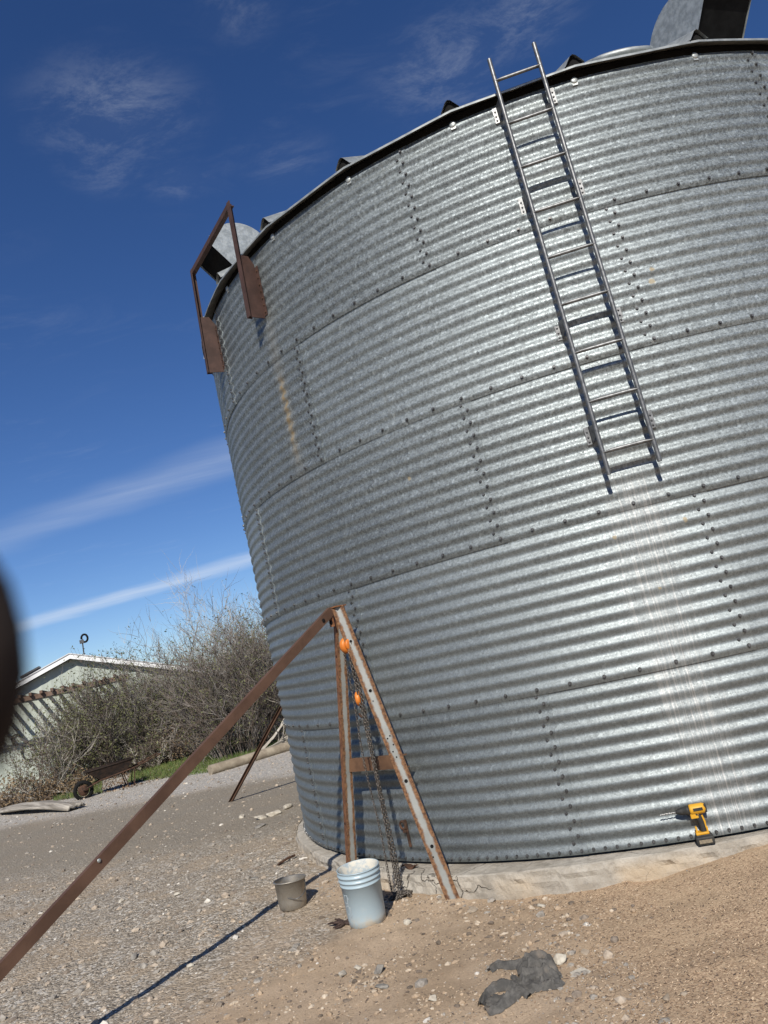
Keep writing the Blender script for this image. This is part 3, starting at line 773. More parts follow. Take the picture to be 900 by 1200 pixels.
# ------------------------------------------------------------------ buckets
def bucket():
    t = NT('pale_blue_grey_plastic', 0, .42, .45); p = t.obj(); s = t.sep(p)
    f = t.sm(t.noise(p, 14., 6, .7), .52, .72)
    c = t.mix(t.math('MULTIPLY', f, .3), (.33, .415, .455), (.42, .44, .43))
    c = t.mix(t.math('MULTIPLY', t.sm(s[2], .10, .0), t.sm(t.noise(p, 22., 5), .3, .7)), c, (.42, .36, .27))
    t.col(c); t.rough(t.fmix(f, .35, .75))
    t2 = NT('dried_white_residue', 0, .9, .2); p = t2.obj(); n = t2.noise(p, 18., 6, .7)
    t2.col(t2.mix(t2.sm(n, .35, .62), (.34, .40, .43), (.62, .58, .49))); t2.bump(n, .4, .004)
    t3 = speck('faded_grey_print', (.30, .34, .36), (.42, .48, .50), 40., .6, 0, 0)
    b = at(431, 1079); b = Vector((b.x, b.y, b.z-.004))
    root = empty('plastic_bucket', b, 'pale blue plastic pail with white residue inside, standing by the tripod', 'bucket')
    ax = Vector((.03, -.05, 1)).normalized()
    m = MB()
    m.lathe([(0, .0), (.122, .0), (.130, .006), (.1335, .05), (.141, .27), (.146, .272), (.147, .279), (.1425, .283), (.143, .300), (.150, .303), (.151, .311), (.1445, .315), (.145, .332), (.1525, .335), (.1535, .346), (.147, .350), (.1475, .366), (.152, .368), (.152, .374), (.1465, .375), (.1455, .368)], b, ax, 48)
    m.build('shell', t.m, root)
    m = MB(); m.lathe([(.1455, .3735), (.1385, .35), (.135, .27), (.130, .16), (.12, .115), (.07, .108), (0, .112)], b, ax, 40); m.build('inner_wall', t2.m, root)
    # faint ghost of a printed mark on the side facing left
    m = MB()
    def on(a, z, o=.0015):
        r = np.interp(z, [.05, .27], [.1335, .141])+o; return b+ax*z+Vector((math.cos(a), math.sin(a), 0))*r
    a0 = math.radians(-128)
    def stroke(pts, w=.006):
        for (p, q) in zip(pts[:-1], pts[1:]):
            d = Vector((q[0]-p[0], q[1]-p[1])); L = d.length or 1; n = Vector((-d.y, d.x))/L*w/2
            cs = [(p[0]+n.x, p[1]+n.y), (p[0]-n.x, p[1]-n.y), (q[0]-n.x, q[1]-n.y), (q[0]+n.x, q[1]+n.y)]
            m.add([on(a0+c[0]/.138, c[1]) for c in cs], [(0, 1, 2, 3)])
    for k, (ox, oz, r) in enumerate(((-.035, .20, .028), (-.03, .125, .03))):
        stroke([(ox+r*math.cos(t/9*2*PI*.85), oz+r*math.sin(t/9*2*PI*.85)) for t in range(10)])
    stroke([(-.06, .235), (-.045, .21), (-.055, .18), (-.03, .16)]); stroke([(-.015, .23), (-.02, .15), (0, .10), (-.02, .06)]); stroke([(-.06, .09), (-.03, .07), (-.01, .085)])
    m.build('faded_print', t3, root)
bucket()
def pot():
    b = at(344, 1063); b = Vector((b.x, b.y, b.z-.006))
    t = NT('dull_grimy_stainless', .7, .42, .5); p = t.obj(); n = t.noise(p, 9., 6, .7, 1.)
    t.col(t.mix(t.sm(n, .35, .65), (.20, .175, .14), (.40, .37, .32))); t.rough(t.fmix(t.noise(p, 20., 4), .3, .6)); t.metal(t.fmix(t.sm(n, .4, .6), .35, .8))
    root = empty('metal_pot', b, 'small dull metal pail with a wire bail on the gravel left of the plastic bucket', 'pail')
    ax = Vector((.04, .05, 1)).normalized(); m = MB()
    m.lathe([(0, 0), (.095, 0), (.106, .012), (.112, .06), (.122, .205), (.130, .207), (.131, .213), (.126, .217), (.120, .214)], b, ax, 40); m.build('body', t.m, root)
    m = MB(); m.lathe([(.1215, .2145), (.117, .17), (.108, .03), (0, .026)], b, ax, 36); m.build('inside', M['darkrust'] if False else t.m, root)
    m = MB(); pts = []
    for k in range(17):
        a = PI*k/16; pts.append(b+ax*(.195-.10*math.sin(a))+Vector((math.cos(a-.45)*.128, -abs(math.sin(a))*.128*1.02, 0)))
    m.tube(pts, .0035, 6); m.build('bail', M['bolt'], root)
pot()

# ------------------------------------------------------------------ cordless drill on the footing
def drill():
    th = .0290; r = BR+.058; o = cyl(th, -.045, r); u, tn, z = radial(th), tang(th), Vector((0, 0, 1))
    root = empty('cordless_drill', o, 'yellow and black cordless drill standing on the footing, bit pointing left', 'drill')
    Y = speck('yellow_tool_plastic', (.52, .26, .015), (.60, .32, .025), 20., .5, 0, 0); K = speck('black_tool_rubber', (.018, .018, .018), (.035, .034, .03), 20., .6, 0, 0)
    def w(x, y, h): return o-tn*x+u*y+z*h            # x: towards the chuck
    m = MB(); m.box(w(-.005, 0, .028), tn*.057, u*.038, z*.028, 0, .012); m.box(w(-.005, 0, .058), tn*.048, u*.034, z*.008, 0, .005); m.build('battery', K, root)
    m = MB(); m.box(w(-.005, .0405, .026), tn*.040, u*.001, z*.011); m.build('battery_panel', speck('grey_print_panel', (.16, .13, .10), (.24, .20, .13), 120., .6, 0, 0), root)
    m = MB(); m.box(w(.0, 0, .073), tn*.042, u*.032, z*.008, 0, .006)
    m.box(w(.030, 0, .095), tn*.006, u*.014, z*.020, 0, .004); m.box(w(-.036, 0, .092), tn*.006, u*.014, z*.016, 0, .004); m.build('foot', Y, root)
    m = MB(); m.tube([w(-.012, 0, .075), w(-.014, 0, .12), w(-.006, 0, .165), w(.008, 0, .205)], [.021, .019, .021, .024], 14); m.build('handle', K, root)
    m = MB(); m.tube([w(-.030, .004, .10), w(-.033, .004, .14), w(-.026, .004, .18)], .007, 8); m.build('handle_strip', Y, root)
    hz_ = .222
    m = MB(); m.lathe([(0, -.062), (.026, -.060), (.033, -.045), (.034, .030), (.030, .040), (0, .042)], w(0, 0, hz_), -tn, 24); m.box(w(.018, 0, hz_-.036), tn*.026, u*.022, z*.018, 0, .006); m.build('motor_housing', Y, root)
    m = MB(); m.box(w(-.012, .0345, hz_+.004), tn*.030, u*.0015, z*.009); m.box(w(-.060, 0, hz_), tn*.008, u*.026, z*.026, 0, .008); m.build('end_cap', K, root)
    m = MB(); m.lathe([(0, .0), (.031, .0), (.031, .020), (.024, .026), (.024, .052), (.013, .082), (.010, .088), (0, .088)], w(.040, 0, hz_), -tn, 24); m.build('chuck', K, root)
    m = MB(); m.lathe([(.0165, .060), (.017, .066), (.0165, .072)], w(.040, 0, hz_), -tn, 20)
    pts = [w(.120+.11*k/24., .0016*math.cos(k*1.3), hz_+.0016*math.sin(k*1.3)) for k in range(25)]
    m.tube(pts, [.0038]*23+[.003, .001], 6); m.build('drill_bit', speck('bright_bit_steel', (.35, .34, .32), (.55, .54, .52), 80., .35, .8, 0), root)
    m = MB(); m.box(w(.026, 0, .182), tn*.006, u*.008, z*.018, 0, .004); m.build('trigger', K, root)
drill()

# ------------------------------------------------------------------ rusty latch on the wall, rusty scraps
def latch():
    th = -.513; o = cyl(th, .10, BR+.012); u, t, z = radial(th), tang(th), Vector((0, 0, 1))
    root = empty('rusty_clamp', o, 'small rusty clamp lever fixed low on the wall of the bin', 'clamp')
    m = MB(); ring = [o+u*.022+z*(.165+.030*math.cos(a))-t*.006+t*.030*math.sin(a) for a in [2*PI*k/14 for k in range(15)]]; m.tube(ring, .010, 8); m.build('ring', M['darkrust'], root)
    m = MB(); m.box(o+u*.016+z*.17+t*.02, t*.010, u*.010, z*.035, 0, .004); m.box(o+u*.012+z*.065+t*.018, t*.012, u*.006, z*.07, 0, .003); m.box(o+u*.02+z*.118+t*.002, t*.018, u*.008, z*.012, 0, .004); m.build('lever', M['darkrust'], root)
latch()
def stone(p, size, seed, mat, name='rock', label=None, cat=None, group=None, flat=.6, n=14, sink=.25):
    rng = random.Random(seed); bm = bmesh.new()
    for _ in range(n):
        v = Vector((rng.gauss(0, 1), rng.gauss(0, 1), rng.gauss(0, 1))).normalized()*rng.uniform(.75, 1.05)
        bm.verts.new((v.x*size*rng.uniform(.9, 1.1), v.y*size*.8, v.z*size*flat))
    r = bmesh.ops.convex_hull(bm, input=bm.verts)
    bmesh.ops.delete(bm, geom=[v for v in bm.verts if not v.link_faces], context='VERTS')
    bmesh.ops.bevel(bm, geom=bm.edges[:], offset=size*.07, segments=1, affect='EDGES')
    me = bpy.data.meshes.new(name); bm.to_mesh(me); bm.free(); me.materials.append(mat)
    o = bpy.data.objects.new(name, me); C.objects.link(o); p = Vector(p)
    o.location = (p.x, p.y, p.z+size*flat*(1-sink*1.6)*.6); o.rotation_euler = (rng.uniform(-.15, .15), rng.uniform(-.15, .15), rng.uniform(0, 6.28))
    return tag(o, label, cat, group)
M['pale_rock'] = speck('pale_limestone', (.34, .30, .24), (.50, .46, .38), 20., .9, 0, .4, 60.)
M['grey_rock'] = speck('grey_stone', (.17, .155, .135), (.27, .25, .215), 20., .9, 0, .4, 60.)
M['tan_rock'] = speck('dusty_tan_stone', (.26, .21, .155), (.36, .295, .22), 20., .95, 0, .4, 60.)
for (u, v, s, mat, lab, seed, fl) in (
    (657, 1129, .050, 'pale_rock', 'squared grey concrete chip upright at the right edge of the dark rag', 1, .8),
    (683, 1140, .072, 'pale_rock', 'broken flat concrete chunk right of the dark rag', 2, .45),
    (686, 1117, .040, 'tan_rock', 'dusty tan stone flake just above the broken concrete chunk', 3, .4),
    (446, 1139, .052, 'grey_rock', 'smooth grey pointed stone below the plastic bucket', 4, .75),
    (448, 1157, .050, 'grey_rock', 'dark flat slate-like stone below the grey pointed stone', 5, .3),
    (478, 1083, .040, 'pale_rock', 'bright white angular stone right of the plastic bucket', 6, .75),
    (553, 1068, .062, 'tan_rock', 'wide dusty flat stone in front of the tripod front foot', 7, .35),
    (420, 1136, .034, 'pale_rock', 'pale lump of stone left of the grey pointed stone', 8, .7),
    (402, 1143, .044, 'pale_rock', 'pale crumbly stone farthest left in the cluster below the bucket', 9, .6),
    (507, 1172, .032, 'pale_rock', 'small whitish stone left of the dark rag near the photo bottom', 10, .7),
    (785, 1171, .040, 'tan_rock', 'square tan chip on the brown chaff, left of two', 11, .4),
    (802, 1166, .032, 'tan_rock', 'square tan chip on the brown chaff, right of two', 12, .4),
    (635, 1063, .040, 'pale_rock', 'whitish stone against the footing right of the tripod foot', 13, .5),
    (223, 1133, .034, 'pale_rock', 'orange-tan stone just right of the long leg shadow', 14, .6),
    (143, 1056, .050, 'pale_rock', 'pale flat stone on gravel below the long brown leg', 15, .4),
    (208, 1048, .050, 'pale_rock', 'long cream stone on the gravel left of the metal pail', 16, .35),
    (159, 1122, .055, 'grey_rock', 'dark round stone on the gravel above the long leg shadow', 17, .6),
    (299, 1030, .055, 'grey_rock', 'flat dark stone on gravel left of the footing', 18, .3),
    (305, 960, .13, 'pale_rock', 'pale limestone slab left of the bin, farther one', 19, .35),
    (322, 955, .14, 'pale_rock', 'pale limestone slab close to the bin wall', 20, .35),
    (337, 947, .13, 'pale_rock', 'pale limestone slab touching the bin edge', 21, .35),
    (284, 958, .07, 'pale_rock', 'small pale stone at the left end of the limestone slabs', 22, .5),
    (305, 969, .11, 'grey_rock', 'grey flat rock in front of the limestone slabs', 23, .3)):
    stone(at(u, v), s, seed, M[mat], 'rock', lab, 'rock', 'loose rocks on the ground', fl)
def scrap():
    c = cyl(-.505, -.045, BR+.09); m = MB(); rng = random.Random(3)
    u, t = radial(-.505), tang(-.505)
    vs, n = [], 9
    for i in range(n):
        for j in range(4):
            x, y = -.075+.15*i/(n-1), (-.03+.06*j/3)*(1-.5*abs(i/(n-1)-.4))
            vs.append(c+t*x+u*y+Vector((0, 0, .010+.016*math.sin(i*.9)*(.4+j*.3)+rng.uniform(0, .006))))
    m.add(vs, [(i*4+j, (i+1)*4+j, (i+1)*4+j+1, i*4+j+1) for i in range(n-1) for j in range(3)], 0)
    o = m.build('metal_scrap', M['darkrust'], None, loc=c); tag(o, 'curled rusty metal scrap lying on the footing between the tripod legs', 'scrap')
    sm = o.modifiers.new('thick', 'SOLIDIFY'); sm.thickness = .006
scrap()
def root_piece():
    rng = random.Random(9); p = at(405, 1083); m = MB()
    for k in range(9):
        a = rng.uniform(2.2, 4.2) if k < 6 else rng.uniform(0, 6.28); pts = [p+Vector((0, 0, .012))]; d = Vector((math.cos(a), math.sin(a), 0))
        for j in range(5): pts.append(pts[-1]+d*.020+Vector((rng.uniform(-.008, .008), rng.uniform(-.008, .008), rng.uniform(-.004, .007))))
        m.tube(pts, [.011, .012, .009, .009, .007, .004], 6)
    o = m.build('dried_root', speck('dark_dried_root', (.025, .015, .012), (.07, .045, .035), 40., .9, 0, .3), None, loc=p); tag(o, 'small dark shrivelled root left of the plastic bucket base', 'root')
root_piece()
def rebar():
    a, b = at(326, 1015), at(346, 1006); m = MB(); m.tube([a+Vector((0, 0, .012)), a.lerp(b, .5)+Vector((0, 0, .03)), b+Vector((0, 0, .03))], .012, 7)
    o = m.build('steel_rod', M['darkrust'], None, loc=a); tag(o, 'short dark steel rod on the gravel beside the footing', 'rod')
rebar()

# ------------------------------------------------------------------ the rag
def rag():
    K = 5.0; P = [(160, 310), (175, 270), (230, 245), (300, 250), (330, 240), (400, 240), (450, 215), (490, 205), (550, 230), (590, 310), (602, 360), (590, 392), (560, 405), (500, 400), (430, 425), (412, 460), (350, 452), (318, 450), (270, 500), (215, 542), (180, 550), (112, 510), (130, 470), (165, 440), (172, 398), (240, 385), (330, 366), (330, 335), (250, 330), (190, 330)]
    P = [(320, 262), (400, 246), (450, 222), (490, 208), (545, 232), (585, 310), (598, 360), (560, 402), (500, 398), (430, 420), (360, 405), (335, 372), (345, 330), (325, 300)]
    W = [at(540+x/K, 1080+y/K) for x, y in P]; poly = np.array([(p.x, p.y) for p in W]); c = poly.mean(0)
    st = .005; xs = np.arange(poly[:, 0].min()-.02, poly[:, 0].max()+.02, st); ys = np.arange(poly[:, 1].min()-.02, poly[:, 1].max()+.02, st)
    X, Y = np.meshgrid(xs, ys, indexing='ij')
    n = len(poly); inside = np.zeros(X.shape, bool); dist = np.full(X.shape, 9.)
    for i in range(n):
        a, b = poly[i], poly[(i+1) % n]
        cond = ((a[1] > Y) != (b[1] > Y)); xi = (b[0]-a[0])*(Y-a[1])/(b[1]-a[1]+1e-12)+a[0]; inside ^= cond & (X < xi)
        t = np.clip(((X-a[0])*(b[0]-a[0])+(Y-a[1])*(b[1]-a[1]))/(((b-a)**2).sum()+1e-12), 0, 1); dist = np.minimum(dist, np.hypot(X-a[0]-t*(b[0]-a[0]), Y-a[1]-t*(b[1]-a[1])))
    wx = X+fbm(X*5, Y*5, 40, 2)*.10; wy = Y+fbm(X*5, Y*5, 47, 2)*.10
    s1 = wx*.35+wy*.94; fold = np.abs(np.sin(s1*24+fbm(X*4, Y*4, 31, 2)*4)); fold = 1-fold**.7
    f2 = 1-np.abs(np.sin((wx*.8-wy*.6)*17+2))**.8
    r1 = np.maximum(0, 1-np.abs(np.sin(s1*27+fbm(X*5, Y*5, 31, 2)*4.5))*1.5)**1.2
    r2 = np.maximum(0, 1-np.abs(np.sin((wx*.75-wy*.66)*36+fbm(X*6, Y*6, 36, 2)*5))*1.8)
    r3 = np.maximum(0, 1-np.abs(np.sin((wx*.95+wy*.2)*58+1.3))*2.2)
    lump = sst(.0, .05, dist)
    h = sst(0, .016, dist)*.008+lump*(.006+.030*r1+.018*r2+.008*r3+np.maximum(0, fbm(X*5, Y*5, 33, 2))*.06)+sst(.0, .012, dist)*(.014*r1+.008*r2)
    Z = ground(X, Y)*0+float(ground(np.array([c[0]]), np.array([c[1]]))[0])*.5+ground(X, Y)*.5+np.maximum(h, .003)+.006
    idx = -np.ones(X.shape, int); ok = inside; cells = ok[:-1, :-1] & ok[1:, :-1] & ok[1:, 1:] & ok[:-1, 1:]
    V = np.stack([X, Y, Z], -1).reshape(-1, 3); nid = np.arange(X.size).reshape(X.shape)
    F = np.stack([nid[:-1, :-1], nid[1:, :-1], nid[1:, 1:], nid[:-1, 1:]], -1)[cells]
    used = np.unique(F); mp = -np.ones(X.size, int); mp[used] = np.arange(len(used))
    t = NT('dusty_dark_grey_cloth', 0, .95, .1); p = t.obj(); nz = t.noise(p, 16., 6, .7)
    cc = t.mix(t.sm(nz, .35, .7), (.068, .065, .060), (.135, .127, .115)); cc = t.mix(t.math('MULTIPLY', t.sm(t.noise(p, 9., 5), .56, .74), .35), cc, (.28, .215, .155)); t.col(cc)
    t.bump(t.noise(p, 120., 4), .35, .003)
    VV, FF = [V[used]], [mp[F]]; base = len(used); rs = np.random.RandomState(12)
    # the twisted, rolled folds that lie over the flat part
    for line, wd, ht in (([(168, 300), (230, 262), (300, 268), (380, 262), (450, 238), (498, 212)], .034, .026), ([(118, 500), (150, 440), (185, 408), (250, 392), (310, 392), (370, 425), (410, 452)], .030, .030),
                         ([(150, 540), (215, 520), (275, 470), (330, 430), (400, 400)], .036, .026), ([(350, 400), (430, 350), (520, 330), (592, 322)], .034, .030), ([(380, 430), (470, 395), (560, 392), (600, 365)], .026, .022), ([(345, 330), (410, 300), (480, 262), (545, 240)], .028, .026), ([(440, 375), (500, 300), (520, 240)], .020, .026), ([(145, 495), (195, 470), (260, 440)], .034, .014), ([(300, 330), (340, 360), (390, 400)], .018, .020)):
        W_ = [at(540+x/K, 1080+y/K) for x, y in line]; pts = []
        for q0, q1 in zip(W_[:-1], W_[1:]):
            for k in range(7): pts.append(np.array(q0.lerp(q1, k/7.)))
        pts.append(np.array(W_[-1])); pts = np.array(pts); n_ = len(pts); m_ = 15
        for _ in range(3): pts[1:-1] = (pts[:-2]+2*pts[1:-1]+pts[2:])/4
        f = np.linspace(0, 1, n_); tg = np.gradient(pts[:, :2], axis=0); tg /= np.linalg.norm(tg, axis=1)[:, None]; sd = np.stack([-tg[:, 1], tg[:, 0]], -1)
        wv_ = wd*(.62+.38*np.sin(PI*f))*(1+.35*fbm(f*7, f*0+wd*90, 17, 3)*2); a = np.linspace(-1, 1, m_); S = int(rs.randint(1000))
        P3 = np.zeros((n_, m_, 3)); A2, F2 = np.meshgrid(a, f)
        wr = fbm(A2*3.2+S, F2*8., S, 3)
        P3[..., 0] = pts[:, None, 0]+sd[:, None, 0]*A2*wv_[:, None]; P3[..., 1] = pts[:, None, 1]+sd[:, None, 1]*A2*wv_[:, None]
        P3[..., 2] = ground(P3[..., 0], P3[..., 1])+.003+np.maximum(0, (1-np.abs(A2)**2.2))*ht*(.55+.7*np.sin(PI*np.clip(F2, .05, .95)))*.85*(1+1.2*wr)+.020*np.maximum(0, 1-np.abs(np.sin(A2*3.6+F2*4+S+3*wr))*1.7)*(1-A2**2)*(.5+.5*np.sin(F2*11+S))
        FF.append(np.stack(np.broadcast_arrays(*[base+(np.arange(n_-1)[:, None]+i)*m_+np.arange(m_-1)[None]+j for i, j in ((0, 0), (1, 0), (1, 1), (0, 1))]), -1).reshape(-1, 4)); VV.append(P3.reshape(-1, 3)); base += n_*m_
    loc = (c[0], c[1], gz(*c)); o = fast_mesh('dirty_rag', np.vstack(VV), np.vstack(FF), t.m, smooth=True, loc=loc)
    tag(o, 'crumpled dark grey rag lying on the dirt in the foreground', 'rag')
rag()

# ------------------------------------------------------------------ loose gravel and chaff
def ico():
    bm = bmesh.new(); bmesh.ops.create_icosphere(bm, subdivisions=1, radius=1.); bm.verts.index_update()
    V = np.array([v.co[:] for v in bm.verts]); F = np.array([[v.index for v in f.verts] for f in bm.faces]); bm.free(); return V, F
def gravel():
    rs = np.random.RandomState(5); V0, F0 = ico(); pts = []
    N = 150000; az = np.radians(rs.uniform(-31, 27, N)); d = 3.0*np.exp(rs.uniform(0, math.log(24/3.), N))
    x, y = d*np.sin(az), d*np.cos(az)
    keep = np.hypot(x-BC[0], y-BC[1]) > np.interp(((np.arctan2(y-BC[1], x-BC[0])-PHI0+PI) % (2*PI))-PI, [a for a, b in FT], [b+.05 for a, b in FT])
    ln = .80*x-.26*y+fbm(x*.55, y*.55, 61, 3)*2.2+fbm(x*2.3, y*2.3, 62, 3)*1.6
    gp = 1-sst(-3.0, -2.2, ln); d2 = .35*x+y; lane = sst(7.6, 9.6, d2)*(1-sst(13.0, 14.2, d2))
    patch = sst(.02, .16, fbm(x*1.6, y*1.6, 66, 3))
    dens = np.clip(gp*(1-.78*lane), 0, 1)*.62+.05*(x < .4)+.008+.40*patch*(1-gp)*(x < .7)
    foot = np.exp(-((np.hypot(x-BC[0], y-BC[1])-4.5)/.16)**2)*(x < .6); dens += foot*.35
    keep &= rs.rand(N) < dens; x, y, d = x[keep], y[keep], d[keep]; n = len(x)
    s = .0027*np.exp(rs.exponential(.52, n)); s = np.clip(s*(.75+.09*d), .0026, .036)
    sc = s[:, None]*rs.uniform(.6, 1.15, (n, 3))*np.array([1, 1, .7]); a = rs.uniform(0, 6.28, n)
    jit = V0[None]*(1+rs.uniform(-.22, .22, (n, len(V0), 1)))
    v = jit*sc[:, None]; ca, sa = np.cos(a)[:, None], np.sin(a)[:, None]
    vx = v[..., 0]*ca-v[..., 1]*sa; vy = v[..., 0]*sa+v[..., 1]*ca
    z = ground(x, y)+s*rs.uniform(-.55, .25, n)
    V = np.stack([vx+x[:, None], vy+y[:, None], v[..., 2]+z[:, None]], -1).reshape(-1, 3)
    F = (F0[None]+(np.arange(n)*len(V0))[:, None, None]).reshape(-1, 3)
    k = rs.choice(4, n, p=[.45, .30, .205, .045]); mats = [speck('gravel_%s' % nm, a_, b_, 30., .9, 0, 0) for nm, a_, b_ in (('grey', (.20, .178, .15), (.34, .307, .262)), ('tan', (.31, .25, .19), (.44, .365, .28)), ('brown', (.15, .12, .095), (.24, .195, .15)), ('pale', (.48, .445, .385), (.62, .58, .51)))]
    o = fast_mesh('gravel', V, F, mats, np.repeat(k, len(F0))); tag(o, kind='stuff')
gravel()
def rubble():
    rs = np.random.RandomState(31); V0, F0 = ico(); X, Y = [], []
    for (u, v, n, rad) in ((520, 1062, 330, .22), (470, 1062, 260, .20), (600, 1066, 260, .25), (330, 1130, 260, .22), (440, 1150, 320, .16), (300, 1178, 260, .22), (255, 1085, 200, .25), (380, 1180, 200, .18), (545, 1105, 260, .22), (640, 1100, 200, .18), (475, 1120, 220, .18), (700, 1068, 200, .25), (520, 1180, 200, .2), (410, 1060, 160, .2)):
        p = at(u, v); X += list(p.x+rs.normal(0, rad, n)); Y += list(p.y+rs.normal(0, rad*.7, n))
    x, y = np.array(X), np.array(Y); th = (np.arctan2(y-BC[1], x-BC[0])-PHI0+PI) % (2*PI)-PI
    k = np.hypot(x-BC[0], y-BC[1]) > np.interp(th, [a for a, b in FT], [b+.06 for a, b in FT]); x, y = x[k], y[k]; n = len(x)
    s_ = np.clip(.0038*np.exp(rs.exponential(.55, n)), .003, .024); sc = s_[:, None]*rs.uniform(.6, 1.2, (n, 3))*np.array([1, 1, .65]); a = rs.uniform(0, 6.28, n)
    v = V0[None]*(1+rs.uniform(-.25, .25, (n, len(V0), 1)))*sc[:, None]; ca, sa = np.cos(a)[:, None], np.sin(a)[:, None]
    V = np.stack([v[..., 0]*ca-v[..., 1]*sa+x[:, None], v[..., 0]*sa+v[..., 1]*ca+y[:, None], v[..., 2]+(ground(x, y)+s_*rs.uniform(-.4, .2, n))[:, None]], -1).reshape(-1, 3)
    F = (F0[None]+(np.arange(n)*len(V0))[:, None, None]).reshape(-1, 3)
    mats = [speck('clod_%s' % nm, a_, b_, 30., .95, 0, 0) for nm, a_, b_ in (('dirt', (.30, .22, .145), (.42, .32, .22)), ('dark', (.10, .08, .06), (.18, .14, .105)), ('tan', (.36, .29, .21), (.50, .42, .32)))]
    tag(fast_mesh('rubble', V, F, mats, np.repeat(rs.choice(3, n, p=[.42, .33, .25]), len(F0))), kind='stuff')
rubble()
def chaff():
    rs = np.random.RandomState(8); N = 26000
    az = np.radians(rs.uniform(-12, 27, N)); d = 3.0*np.exp(rs.uniform(0, math.log(2.1), N)); x, y = d*np.sin(az), d*np.cos(az)
    keep = (np.hypot(x-BC[0], y-BC[1]) > 4.33) & (rs.rand(N) < .25+.75*sst(-.2, .7, x+(y-4)*.16+fbm(x*2, y*2, 71, 2)*.8)); x, y = x[keep], y[keep]; n = len(x)
    L = rs.uniform(.003, .009, n); w = rs.uniform(.001, .0026, n); a = rs.uniform(0, 6.28, n); z = ground(x, y)+.003
    dx, dy = np.cos(a)*L, np.sin(a)*L; nx, ny = -np.sin(a)*w, np.cos(a)*w; up = rs.uniform(-.0015, .004, n)
    V = np.stack([np.stack([x-dx-nx, y-dy-ny, z], -1), np.stack([x-dx+nx, y-dy+ny, z+.001], -1), np.stack([x+dx+nx, y+dy+ny, z+.002+up], -1), np.stack([x+dx-nx, y+dy-ny, z+.001+up], -1)], 1).reshape(-1, 3)
    F = np.arange(4*n).reshape(-1, 4); k = rs.choice(3, n, p=[.45, .35, .2])
    mats = [speck('chaff_%s' % nm, a_, b_, 30., .9, 0, 0) for nm, a_, b_ in (('straw', (.46, .34, .22), (.58, .44, .30)), ('brown', (.25, .165, .10), (.36, .245, .155)), ('dark', (.09, .063, .045), (.15, .105, .075)))]
    o = fast_mesh('chaff_litter', V, F, mats, k); tag(o, kind='stuff')
chaff()

